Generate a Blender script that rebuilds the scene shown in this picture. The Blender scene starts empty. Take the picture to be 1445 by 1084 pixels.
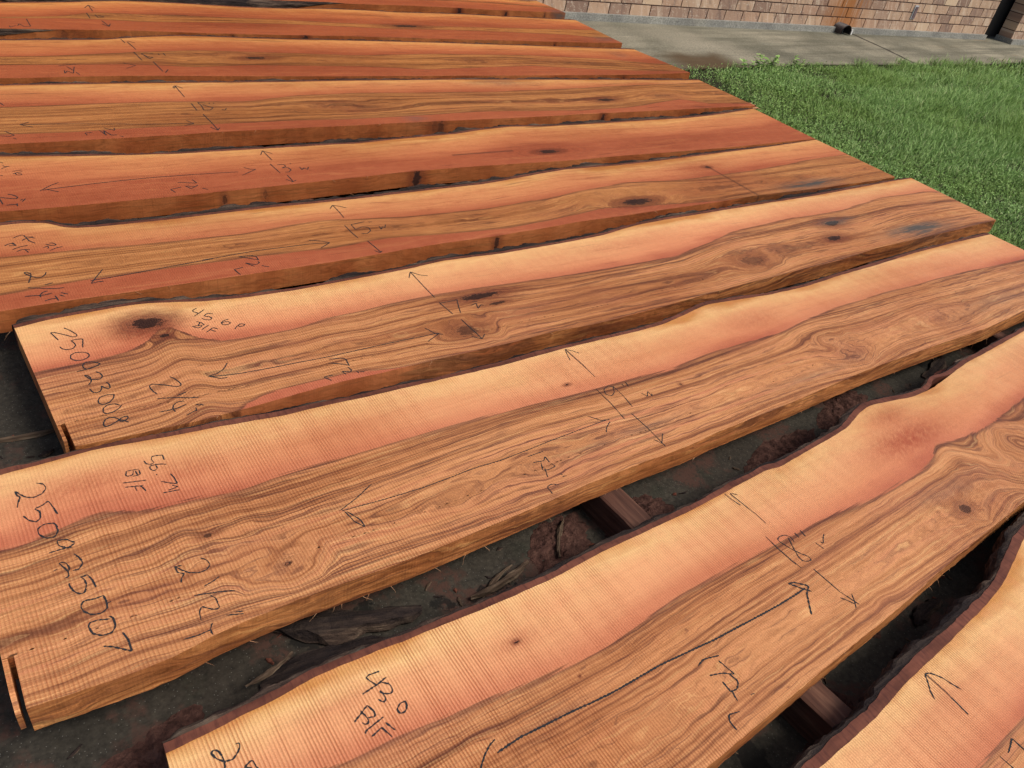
import bpy, math, random
import numpy as np
C = bpy.context.scene
COL = C.collection
RNG = np.random.default_rng(7)
random.seed(7)

# ------------------------------------------------------------------ camera
cam = bpy.data.cameras.new('camera')
cam_ob = bpy.data.objects.new('camera', cam); COL.objects.link(cam_ob)
cam_ob.location = (-0.07287, -1.39632, 1.36263)
cam_ob.rotation_mode = 'XYZ'
cam_ob.rotation_euler = (0.922573, -0.165297, -0.585009)
cam.sensor_fit = 'HORIZONTAL'; cam.sensor_width = 36.0
cam.lens = 27.4448
cam.clip_start = 0.05; cam.clip_end = 600
C.camera = cam_ob

# ------------------------------------------------------------------ light: hazy bright overcast
SUN_EL, SUN_AZ = math.radians(55), math.radians(-58)      # azimuth of the sun seen from above, from +X
world = bpy.data.worlds.new('World'); C.world = world; world.use_nodes = True
wn = world.node_tree.nodes; wl = world.node_tree.links
sky = wn.new('ShaderNodeTexSky'); sky.sky_type = 'NISHITA'; sky.sun_disc = False
sky.sun_elevation = SUN_EL; sky.sun_rotation = math.pi/2 - SUN_AZ
sky.air_density = 1.0; sky.dust_density = 4.0; sky.ozone_density = 0.6
wn['Background'].inputs['Strength'].default_value = 0.100
wl.new(sky.outputs[0], wn['Background'].inputs[0])
sun = bpy.data.lights.new('sun', 'SUN'); sun.energy = 1.75; sun.angle = math.radians(18); sun.color = (1.0, .95, .87)
sun_ob = bpy.data.objects.new('sun', sun); COL.objects.link(sun_ob)
sun_ob.rotation_euler = (math.pi/2 - SUN_EL, 0, SUN_AZ + math.pi/2)
C.view_settings.view_transform = 'Standard'; C.view_settings.look = 'None'
C.view_settings.gamma = 1.0; C.view_settings.exposure = 0.31
C.view_settings.use_curve_mapping = False

# ------------------------------------------------------------------ numeric helpers
def hash2(ix, iy, seed):
    h = (ix.astype(np.int64)*374761393 + iy.astype(np.int64)*668265263 + seed*974634777) & 0x7fffffff
    h = ((h ^ (h >> 13))*1274126177) & 0x7fffffff
    return ((h ^ (h >> 16)) & 0xffff)/65535.0
def vnoise(x, y, seed=0):
    x = np.asarray(x, float); y = np.asarray(y, float)*np.ones_like(x)
    ix = np.floor(x); iy = np.floor(y); fx = x-ix; fy = y-iy
    fx = fx*fx*(3-2*fx); fy = fy*fy*(3-2*fy)
    a = hash2(ix, iy, seed); b = hash2(ix+1, iy, seed); c = hash2(ix, iy+1, seed); d = hash2(ix+1, iy+1, seed)
    return (a*(1-fx)+b*fx)*(1-fy)+(c*(1-fx)+d*fx)*fy - .5
def fnoise(x, y, seed=0, o=3):
    r = 0; a = 1
    for k in range(o):
        r = r+a*vnoise(np.asarray(x)*2**k, np.asarray(y)*2**k, seed+17*k); a *= .5
    return r

def curve(pts, smooth=0.02):
    """a traced edge as a smooth function of x; straight continuation outside"""
    p = np.array(sorted(pts)); 
    g = np.arange(p[0,0], p[-1,0]+.01, .01)
    v = np.interp(g, p[:,0], p[:,1])
    n = int(smooth/.01*3)*2+1
    k = np.exp(-.5*(np.arange(n)-n//2)**2/(max(smooth,.005)/.01)**2); k /= k.sum()
    vp = np.concatenate([2*v[0]-v[n//2:0:-1], v, 2*v[-1]-v[-2:-n//2-1:-1]]) if len(v) > n else v
    if len(v) > n: v = np.convolve(vp, k, 'valid')
    m = min(25, len(g)//3)
    s0 = (v[m]-v[0])/(g[m]-g[0]); s1 = (v[-1]-v[-1-m])/(g[-1]-g[-1-m])
    def f(x):
        x = np.asarray(x, float); y = np.interp(x, g, v)
        y = np.where(x < g[0], v[0]+s0*.35*(x-g[0]), y); return np.where(x > g[-1], v[-1]+s1*.35*(x-g[-1]), y)
    return f

def mesh_obj(name, verts, faces, mats, parent=None, loc=(0,0,0), fmat=None, attrs=None, smooth=False):
    me = bpy.data.meshes.new(name)
    verts = np.asarray(verts, np.float32).reshape(-1,3)
    if isinstance(faces, np.ndarray):
        n = faces.shape[1]; me.vertices.add(len(verts)); me.vertices.foreach_set('co', verts.ravel())
        me.loops.add(faces.size); me.loops.foreach_set('vertex_index', faces.ravel().astype(np.int32))
        me.polygons.add(len(faces)); me.polygons.foreach_set('loop_start', np.arange(0, faces.size, n, dtype=np.int32))
        me.polygons.foreach_set('loop_total', np.full(len(faces), n, np.int32))
    else:
        me.from_pydata([tuple(map(float, v)) for v in verts], [], faces)
    me.update(calc_edges=True)
    for m in (mats if isinstance(mats, (list,tuple)) else [mats]): me.materials.append(m)
    if fmat is not None: me.polygons.foreach_set('material_index', np.asarray(fmat, np.int32))
    me.polygons.foreach_set('use_smooth', np.full(len(me.polygons), smooth))
    for k, v in (attrs or {}).items():
        a = me.attributes.new(k, 'FLOAT', 'POINT'); a.data.foreach_set('value', np.asarray(v, np.float32).ravel())
    me.validate()
    o = bpy.data.objects.new(name, me); COL.objects.link(o); o.location = loc
    if parent: o.parent = parent
    return o
def grid_faces(nx, ny, off=0, flip=False):
    i = np.arange(nx-1)[:,None]*ny+np.arange(ny-1)[None,:]+off; i = i.ravel()
    f = np.stack([i, i+ny, i+ny+1, i+1], 1)
    return f[:, ::-1] if flip else f
class Geo:
    """collects triangles/quads of one mesh"""
    def __init__(s): s.v = []; s.f = []
    def box(s, c, size, rot=0, jitter=0, tilt=(0,0)):
        cx, cy, cz = c; n = len(s.v); ca, sa = math.cos(rot), math.sin(rot)
        for dz in (-.5,.5):
            for dx, dy in ((-.5,-.5),(.5,-.5),(.5,.5),(-.5,.5)):
                x, y, z = dx*size[0], dy*size[1], dz*size[2]
                z += tilt[0]*x+tilt[1]*y
                s.v.append((cx+x*ca-y*sa+random.uniform(-jitter,jitter), cy+x*sa+y*ca+random.uniform(-jitter,jitter), cz+z+random.uniform(-jitter,jitter)))
        s.f += [[n+a for a in q] for q in ((3,2,1,0),(4,5,6,7),(0,1,5,4),(1,2,6,5),(2,3,7,6),(3,0,4,7))]
    def tube(s, pts, radii, n=6, cap=True):
        pts = np.array(pts, float); m = len(s.v)
        for i, p in enumerate(pts):
            d = pts[min(i+1, len(pts)-1)]-pts[max(i-1, 0)]; d /= np.linalg.norm(d)+1e-9
            u = np.cross(d, (0,0,1)) if abs(d[2]) < .9 else np.cross(d, (1,0,0)); u /= np.linalg.norm(u); w = np.cross(d, u)
            for k in range(n):
                a = 2*math.pi*k/n; s.v.append(tuple(p+radii[i]*(u*math.cos(a)+w*math.sin(a))))
        for i in range(len(pts)-1):
            for k in range(n):
                s.f.append([m+i*n+k, m+i*n+(k+1)%n, m+(i+1)*n+(k+1)%n, m+(i+1)*n+k])
        if cap:
            s.f.append([m+k for k in range(n)][::-1]); s.f.append([m+(len(pts)-1)*n+k for k in range(n)])
    def build(s, name, mat, parent=None, loc=(0,0,0), smooth=False, attrs=None):
        v = np.array(s.v)-np.array(loc if parent is None else (0,0,0))
        return mesh_obj(name, v, s.f, mat, parent, loc if parent is None else (0,0,0), attrs=attrs, smooth=smooth)
def tag(o, label, cat, group=None, kind=None):
    if label: o['label'] = label
    if cat: o['category'] = cat
    if group: o['group'] = group
    if kind: o['kind'] = kind
    return o
def empty(name, loc, label, cat, group=None):
    o = bpy.data.objects.new(name, None); COL.objects.link(o); o.location = loc; o.empty_display_size = .1
    return tag(o, label, cat, group)

# ------------------------------------------------------------------ node helpers
class N:
    def __init__(s, name):
        s.m = bpy.data.materials.new(name); s.m.use_nodes = True; s.t = s.m.node_tree; s.n = s.t.nodes; s.l = s.t.links
        s.b = s.n['Principled BSDF']
    def set(s, sock, v):
        if hasattr(v, 'links') or isinstance(v, bpy.types.NodeSocket): s.l.new(v, sock)
        elif v is not None: sock.default_value = v
    def attr(s, name):
        n = s.n.new('ShaderNodeAttribute'); n.attribute_name = name; return n.outputs['Fac']
    def coord(s): return s.n.new('ShaderNodeTexCoord').outputs['Object']
    def sep(s, v):
        n = s.n.new('ShaderNodeSeparateXYZ'); s.set(n.inputs[0], v); return n.outputs
    def comb(s, x, y, z=0.0):
        n = s.n.new('ShaderNodeCombineXYZ'); s.set(n.inputs[0], x); s.set(n.inputs[1], y); s.set(n.inputs[2], z); return n.outputs[0]
    def math(s, op, a, b=None, c=None, clamp=False):
        n = s.n.new('ShaderNodeMath'); n.operation = op; n.use_clamp = clamp
        s.set(n.inputs[0], a)
        if b is not None: s.set(n.inputs[1], b)
        if c is not None: s.set(n.inputs[2], c)
        return n.outputs[0]
    def mul(s, a, b): return s.math('MULTIPLY', a, b)
    def add(s, a, b): return s.math('ADD', a, b)
    def vmul(s, v, k):
        n = s.n.new('ShaderNodeVectorMath'); n.operation = 'MULTIPLY'; s.set(n.inputs[0], v); n.inputs[1].default_value = k; return n.outputs[0]
    def noise(s, vec, scale=1.0, detail=2.0, rough=.5, dist=0.0):
        n = s.n.new('ShaderNodeTexNoise'); s.set(n.inputs['Vector'], vec); n.inputs['Scale'].default_value = scale
        n.inputs['Detail'].default_value = detail; n.inputs['Roughness'].default_value = rough; n.inputs['Distortion'].default_value = dist
        return n.outputs['Fac']
    def voro(s, vec, scale=1.0, feature='F1', rand=1.0):
        n = s.n.new('ShaderNodeTexVoronoi'); n.feature = feature; s.set(n.inputs['Vector'], vec); n.inputs['Scale'].default_value = scale
        n.inputs['Randomness'].default_value = rand
        return n
    def range(s, v, a, b, c=0.0, d=1.0, smooth=True):
        n = s.n.new('ShaderNodeMapRange'); n.interpolation_type = 'SMOOTHSTEP' if smooth else 'LINEAR'
        s.set(n.inputs[0], v)
        for i, q in enumerate((a,b,c,d)): n.inputs[1+i].default_value = q
        return n.outputs[0]
    def ramp(s, v, stops):
        n = s.n.new('ShaderNodeValToRGB'); s.set(n.inputs[0], v); e = n.color_ramp.elements
        while len(e) < len(stops): e.new(.5)
        for q, (p, c) in zip(e, stops): q.position = p; q.color = (*c, 1)
        return n.outputs[0]
    def mix(s, f, a, b, mode='MIX'):
        n = s.n.new('ShaderNodeMix'); n.data_type = 'RGBA'; n.blend_type = mode
        s.set(n.inputs[0], f)
        for sock, v in ((n.inputs[6], a), (n.inputs[7], b)):
            if isinstance(v, tuple): sock.default_value = (*v, 1)
            else: s.l.new(v, sock)
        return n.outputs[2]
    def bump(s, h, strength=.3, dist=.01, prev=None):
        n = s.n.new('ShaderNodeBump'); n.inputs['Strength'].default_value = strength; n.inputs['Distance'].default_value = dist
        s.set(n.inputs['Height'], h)
        if prev is not None: s.l.new(prev, n.inputs['Normal'])
        return n.outputs[0]
    def out(s, col, rough=.6, normal=None, spec=.3):
        s.set(s.b.inputs['Base Color'], (*col, 1) if isinstance(col, tuple) else col)
        s.set(s.b.inputs['Roughness'], rough); s.b.inputs['Specular IOR Level'].default_value = spec
        if normal is not None: s.l.new(normal, s.b.inputs['Normal'])
        return s.m

# ------------------------------------------------------------------ materials
def wood_material(p):
    """sawn slab: pale sapwood, striped heartwood, knots, blue stain, saw marks"""
    n = N('sawn_wood'); seed = p['seed']
    P = n.coord(); x, y, z = n.sep(P)[:3]
    ring, heart, edge, kr, kd, stain, side, turb, crk, red = [n.attr(a) for a in ('ring','heart','edge','knot_r','knot_d','stain','side','turb','crack','red')]
    w1 = n.noise(n.comb(n.mul(x, 3.0), n.mul(y, 16.0), n.add(n.mul(z, 16.0), seed)), 1, 3, .55)
    w2 = n.noise(n.comb(n.mul(x, 14.0), n.mul(y, 40.0), n.add(n.mul(z, 40.0), seed+3)), 1, 2, .5)
    rg = n.add(ring, n.add(n.mul(n.math('SUBTRACT', w1, .5), .009), n.mul(n.math('SUBTRACT', w2, .5), n.math('MULTIPLY_ADD', turb, .012, .0030))))
    hs = n.noise(n.comb(n.mul(x, 2.2), n.mul(rg, 120.0), seed+81.0), 1, 4, .65)
    ht = n.add(heart, n.add(n.mul(n.math('SUBTRACT', w1, .5), .012), n.mul(n.math('SUBTRACT', hs, .5), .030)))
    band = n.noise(n.comb(n.mul(x, .55), n.mul(rg, 26.0), seed+.5), 1, 3, .55)
    band2 = n.noise(n.comb(n.mul(x, .9), n.mul(rg, 60.0), seed+9.5), 1, 2, .5)
    lin = n.noise(n.comb(n.mul(x, .55), n.mul(rg, 70.0), seed+5.5), 1, 3, .5)
    fib = n.noise(n.comb(n.mul(x, 16.0), n.add(n.mul(rg, 430.0), n.mul(w2, 7.0)), seed+7.5), 1, 3, .65)
    gate = n.noise(n.comb(n.mul(x, 1.6), n.mul(rg, 14.0), seed+11.5), 1, 2, .5)
    blot = n.noise(n.comb(n.mul(x, 2.2), n.mul(y, 7.0), seed+13.5), 1, 3, .55)
    # heartwood
    s1 = n.noise(n.comb(n.mul(x, .22), n.mul(rg, 18.0), seed+.5), 1, 2, .5)
    s2 = n.noise(n.comb(n.mul(x, .40), n.mul(rg, 64.0), seed+9.5), 1, 3, .55)
    s3 = n.noise(n.comb(n.mul(x, .9), n.mul(rg, 190.0), seed+19.5), 1, 3, .6)
    mixn = n.add(n.mul(s1, .30), n.add(n.mul(s2, .42), n.mul(s3, .28)))
    hc = n.ramp(mixn, [(.360, p['h0']), (.418, p['h1']), (.470, p['h2']), (.540, p['h3']), (.66, p['h4'])])
    hc = n.mix(n.mul(n.range(blot, .48, .72), .40), hc, p['pink'])
    ln = n.math('SUBTRACT', 1.0, n.range(n.math('ABSOLUTE', n.math('SUBTRACT', lin, .5)), .004, .030))
    ln = n.mul(ln, n.range(gate, .50, .64, .0, .75))
    hc = n.mix(n.mul(ln, p['line']), hc, p['dark'])
    lin2 = n.noise(n.comb(n.mul(x, 3.2), n.add(n.mul(rg, 105.0), n.mul(w2, 1.2)), seed+21.5), 1, 3, .6)
    hc = n.mix(n.mul(n.range(lin2, .55, .68), p['line']*.72), hc, p['dark'])
    lin3 = n.noise(n.comb(n.mul(x, 5.5), n.add(n.mul(rg, 230.0), n.mul(w2, 2.0)), seed+41.5), 1, 3, .6)
    hc = n.mix(n.mul(n.range(lin3, .56, .68), .48), hc, p['dark'])
    hc = n.mix(n.mul(n.range(lin3, .44, .32), .35), hc, p['s1'])
    # sapwood
    e2 = n.add(edge, n.mul(n.math('SUBTRACT', blot, .5), .17))
    sc = n.ramp(n.range(e2, -.01, p['sapw'], 0, 1, False), [(0.0, p['s0']), (.13, p['s1']), (.36, p['s2']), (.75, p['s3']), (1.0, p['s4'])])
    sl = n.range(n.noise(n.comb(n.mul(x, 1.2), n.mul(rg, 90.0), seed+15.5), 1, 3, .6), .50, .70)
    sc = n.mix(n.mul(sl, p['sapgrain']), sc, tint(p['s4'], (.72,.60,.52)))
    sl2 = n.noise(n.comb(n.mul(x, 1.7), n.add(n.mul(y, 70.0), n.mul(w1, 6.0)), seed+71.0), 1, 4, .65)
    sc = n.mix(n.mul(n.range(sl2, .50, .68), p['sapgrain']*1.3), sc, tint(p['s4'], (.75,.66,.60)))
    sc = n.mix(n.mul(n.range(sl2, .48, .34), p['sapgrain']*1.0), sc, p['s2'])
    mott = n.noise(n.comb(n.mul(x, 9.0), n.mul(y, 30.0), seed+75.0), 1, 4, .65)
    sc = n.mix(n.mul(n.range(mott, .52, .70), p['sapgrain']*1.2), sc, tint(p['s4'], (.80,.66,.58)))
    streak = n.range(n.noise(n.comb(n.mul(x, 2.5), n.mul(rg, 46.0), seed+25.5), 1, 2, .6), .66, .74)
    sc = n.mix(n.mul(streak, n.mul(.45, p['sapgrain']*5)), sc, p['dark'])
    fl = n.noise(n.comb(n.mul(x, 30.0), n.mul(y, 30.0), n.add(n.mul(z, 30.0), seed)), 1, 3, .6)
    sc = n.mix(n.range(fl, .35, .7, 0, .22), sc, p['s3'])
    near_h = n.mul(n.range(heart, -.060, -.004), n.range(heart, -.4, -.3))
    sc = n.mix(n.mul(near_h, .40), sc, p['s4'])
    rmix = n.mul(red, n.range(n.noise(n.comb(n.mul(n.add(x, y), 30.0), n.mul(n.math('SUBTRACT', y, x), 80.0), seed), 1, 5, .7), .34, .60, .50, 1))
    sc = n.mix(rmix, sc, tint(p['s4'], (.86,.72,.66)))
    hm = n.range(ht, -.0040, .0045)
    col = n.mix(hm, sc, hc)
    bd = n.mul(n.range(ht, -.002, .001), n.math('SUBTRACT', 1.0, n.range(ht, .002, .014)))
    col = n.mix(n.mul(bd, .55), col, p['dark'])
    # fibres and pores
    spk = n.noise(P, 620, 2, .6)
    col = n.mix(1.0, col, n.ramp(spk, [(.30, (.80,.74,.70)), (.5, (1,1,1)), (.70, (1.14,1.17,1.20))]), 'MULTIPLY')
    col = n.mix(n.math('MULTIPLY_ADD', hm, .75, .18), col, n.mix(1.0, col, n.ramp(fib, [(.28, (.76,.73,.70)), (.5, (.99,.98,.97)), (.74, (1.12,1.13,1.14))]), 'MULTIPLY'))
    pore = n.range(n.noise(n.comb(n.add(n.mul(x, 30.0), n.mul(w1, 5.0)), n.add(n.mul(y, 260.0), n.add(n.mul(w1, 30.0), n.mul(w2, 9.0))), n.mul(z, 237.0)), 1, 1, .5), .70, .78)
    col = n.mix(n.mul(pore, n.math('MULTIPLY_ADD', hm, .30, .08)), col, p['dark'])
    # the sawn edge is rougher and browner
    patch = n.noise(n.comb(n.mul(x, 5.5), n.mul(z, 3.0), seed+31.0), 1, 2, .5)
    sdc = n.mix(1.0, col, n.ramp(patch, [(.36, (.80,.66,.52)), (.5, (.93,.83,.68)), (.64, (1.05,.97,.82))]), 'MULTIPLY')
    vs = n.noise(n.comb(n.mul(x, 160.0), n.mul(z, 8.0), seed), 1, 2, .6)
    lng = n.noise(n.comb(n.mul(x, 2.6), n.add(n.mul(z, 150.0), n.mul(w1, 4.0)), seed+61.0), 1, 3, .6)
    sdc = n.mix(n.range(lng, .52, .66, 0, .6), sdc, p['h0'])
    gold = n.ramp(patch, [(.34, (.30,.108,.030)), (.5, (.39,.155,.044)), (.66, (.47,.21,.066))])
    sdc = n.mix(n.math('MULTIPLY_ADD', hm, -.35, p['gold']), sdc, gold)
    sdc = n.mix(1.0, sdc, n.ramp(fib, [(.3, (.72,.70,.66)), (.7, (1.15,1.15,1.15))]), 'MULTIPLY')
    sdc = n.mix(n.range(vs, .52, .72, 0, .22), sdc, p['h0'])
    col = n.mix(side, col, sdc)
    # knots
    kn = n.noise(n.vmul(P, (55, 95, 95)), 1, 4, .7)
    k2 = n.add(kr, n.mul(n.math('SUBTRACT', kn, .5), 1.7))
    halo = n.mul(n.math('SUBTRACT', 1.0, n.range(k2, .8, 3.1)), n.mul(n.mul(kd, kd), .80))
    col = n.mix(halo, col, p['knot'])
    rings = n.math('SINE', n.mul(n.add(k2, kr), 10.0))
    rm = n.mul(n.mul(n.math('SUBTRACT', 1.0, n.range(k2, 1.2, 2.0)), n.range(rings, -.2, .9)), n.math('MULTIPLY_ADD', kd, .18, .12))
    col = n.mix(rm, col, p['dark'])
    core = n.mul(n.math('SUBTRACT', 1.0, n.range(k2, .62, .92)), n.range(kd, .40, .90, 0, .93))
    col = n.mix(core, col, (.024,.011,.009))
    # checks, blue stain
    col = n.mix(crk, col, (.05,.018,.014))
    st = n.mul(stain, n.range(n.noise(n.vmul(P, (7, 40, 40)), 1, 4, .6), .22, .62))
    col = n.mix(n.math('MINIMUM', st, .9), col, (.070,.084,.082))
    # grime: sparse dark ticks
    tick = n.range(n.voro(n.vmul(P, (3.5, 13, 13)), 1.0).outputs['Distance'], .012, .03, 1, 0)
    col = n.mix(n.mul(tick, .5), col, p['dark'])
    # saw marks run across the board
    ph = n.add(n.mul(x, 2*math.pi/p['saw']), n.add(n.mul(y, 30.0), n.mul(n.noise(n.vmul(P, (2.5,1.2,1)), 1, 2, .5), 22.0)))
    saw = n.math('SINE', ph)
    lr = n.range(n.noise(n.comb(n.mul(x, 40.0), n.mul(y, 2.2), seed), 1, 2, .5), .34, .64, .55, 1.1)
    amp = n.mul(lr, n.mul(n.range(n.noise(n.vmul(P, (1.7, 2.2, 1)), 1, 2, .5), .38, .62, .30, 1.0), p['sawamp']))
    amp = n.mul(amp, n.math('MULTIPLY_ADD', side, -.75, 1.0))
    fine = n.noise(n.comb(n.add(n.mul(x, 330.0), n.mul(w2, 6.0)), n.mul(y, 14.0), n.mul(z, 12.0)), 1, 3, .7)
    col = n.mix(n.mul(amp, n.range(saw, -.1, .95)), col, n.mix(1.0, col, (.62,.42,.36), 'MULTIPLY'))
    col = n.mix(n.mul(amp, n.range(fine, .55, .75, 0, .5)), col, n.mix(1.0, col, (.74,.62,.58), 'MULTIPLY'))
    tone = n.noise(n.comb(n.mul(x, .9), n.mul(y, 3.2), seed+51.0), 1, 3, .55)
    col = n.mix(1.0, col, n.ramp(tone, [(.30, p['tone']), (.52, (1,1,1)), (.75, (1.07,1.09,1.10))]), 'MULTIPLY')
    col = n.mix(1.0, col, p['tint'], 'MULTIPLY')
    h = n.add(n.mul(saw, n.mul(amp, .9)), n.add(n.mul(fine, .7), n.mul(fib, .12)))
    nb = n.bump(h, .55, .0012)
    nb = n.bump(n.noise(n.vmul(P, (6,9,9)), 1, 3, .5), .12, .01, nb)
    nb = n.bump(n.math('SUBTRACT', 1.0, core), .6, .004, nb)
    ro = n.range(fl, .3, .7, p['rough']-.06, p['rough']+.1)
    return n.out(col, ro, nb, .20)

def tint(c, k): return tuple(a*b for a, b in zip(c, k))
def wood_params(seed, far=0.0, saw=.0085, sawamp=.4, line=.8, **kw):
    """far 0: pale freshly sawn near slabs, far 1: deep orange red slabs"""
    L = lambda a, b: tuple(u*(1-far)+v*far for u, v in zip(a, b))
    p = dict(seed=float(seed), saw=saw, sawamp=sawamp, line=line, rough=.52, sapw=.22,
        h0=L((.135,.050,.026),(.085,.026,.009)), h1=L((.285,.108,.047),(.185,.060,.015)), h2=L((.490,.205,.080),(.300,.108,.025)),
        h3=L((.660,.305,.128),(.430,.168,.041)), h4=L((.580,.228,.108),(.350,.120,.029)),
        pink=L((.50,.190,.100),(.36,.100,.030)), dark=L((.090,.029,.026),(.060,.015,.008)),
        knot=L((.190,.048,.022),(.135,.027,.010)), gold=.40, sapgrain=.06+.30*far,
        s0=L((.58,.26,.070),(.50,.20,.045)), s1=L((.84,.51,.220),(.64,.29,.078)), s2=L((.80,.400,.185),(.53,.180,.050)),
        s3=L((.74,.295,.142),(.43,.115,.035)), s4=L((.49,.138,.072),(.32,.075,.025)), tone=L((.86,.78,.72),(.70,.60,.55)), tint=(1,1,1))
    p.update(kw); return p

def bark_materials():
    n = N('inner_bark'); P = n.coord(); x, y, z = n.sep(P)[:3]
    a = n.noise(n.vmul(P, (150, 25, 25)), 1, 2, .6); b = n.noise(n.vmul(P, (9, 30, 30)), 1, 3, .6)
    col = n.mix(n.range(a, .42, .75, 0, .6), n.ramp(b, [(.3, (.085,.027,.016)), (.7, (.195,.066,.040))]), (.055,.016,.014))
    inner = n.out(col, .75, n.bump(n.add(a, b), .5, .002), .2)
    n = N('outer_bark'); P = n.coord()
    v = n.noise(n.vmul(P, (7, 70, 85)), 1, 5, .65); w = n.noise(P, 160, 3, .6); big = n.noise(n.vmul(P, (5, 12, 12)), 1, 3, .5)
    col = n.ramp(v, [(.32, (.014,.010,.009)), (.46, (.052,.034,.026)), (.57, (.105,.070,.050)), (.69, (.20,.145,.100))])
    col = n.mix(n.range(big, .42, .60, .75, 0), col, (.014,.011,.012))
    lich = n.range(n.noise(n.vmul(P, (10, 22, 22)), 1, 4, .6), .63, .70)
    col = n.mix(n.mul(lich, .3), col, (.16,.15,.11))
    outer = n.out(col, .9, n.bump(n.add(v, n.mul(w, .4)), .9, .008), .15)
    return inner, outer
INNER, OUTER = bark_materials()

def pencil_material():
    n = N('lumber_crayon'); P = n.coord()
    a = n.noise(P, 500, 2, .6)
    return n.out(n.ramp(a, [(.35, (.012,.014,.018)), (.75, (.05,.048,.05))]), .8, None, .2)
CRAYON = pencil_material()

def fibre_material():
    n = N('torn_fibre'); a = n.noise(n.coord(), 40, 2, .5)
    return n.out(n.ramp(a, [(.3, (.30,.13,.06)), (.7, (.62,.36,.20))]), .8, None, .2)
FIBRE = fibre_material()

def concrete_material(name, dark, light, stain, moss, fleck=.3, scale=1.0, streak=None):
    n = N(name); P = n.coord()
    a = n.noise(P, 3.1*scale, 5, .6); b = n.noise(P, 90, 4, .7); c = n.noise(P, .9*scale, 3, .55)
    col = n.ramp(a, [(.32, dark), (.68, light)])
    if streak: 
        s = n.noise(n.vmul(P, streak), 1, 4, .6)
        col = n.mix(n.range(s, .42, .66, 0, .8), col, dark)
    col = n.mix(n.range(c, .54, .72, 0, .75), col, stain)
    col = n.mix(n.range(n.noise(P, 7, 4, .6), .58, .72, 0, .5), col, moss)
    col = n.mix(1.0, col, n.ramp(b, [(.3, (.55,.55,.55)), (.7, (1.4,1.4,1.4))]), 'MULTIPLY')
    gr = n.voro(P, 140).outputs['Distance']
    col = n.mix(n.range(gr, .05, .16, fleck, 0), col, (.34,.32,.28))
    return n, col, n.bump(n.add(n.mul(b, .6), n.mul(gr, .35)), .55, .004)

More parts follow.
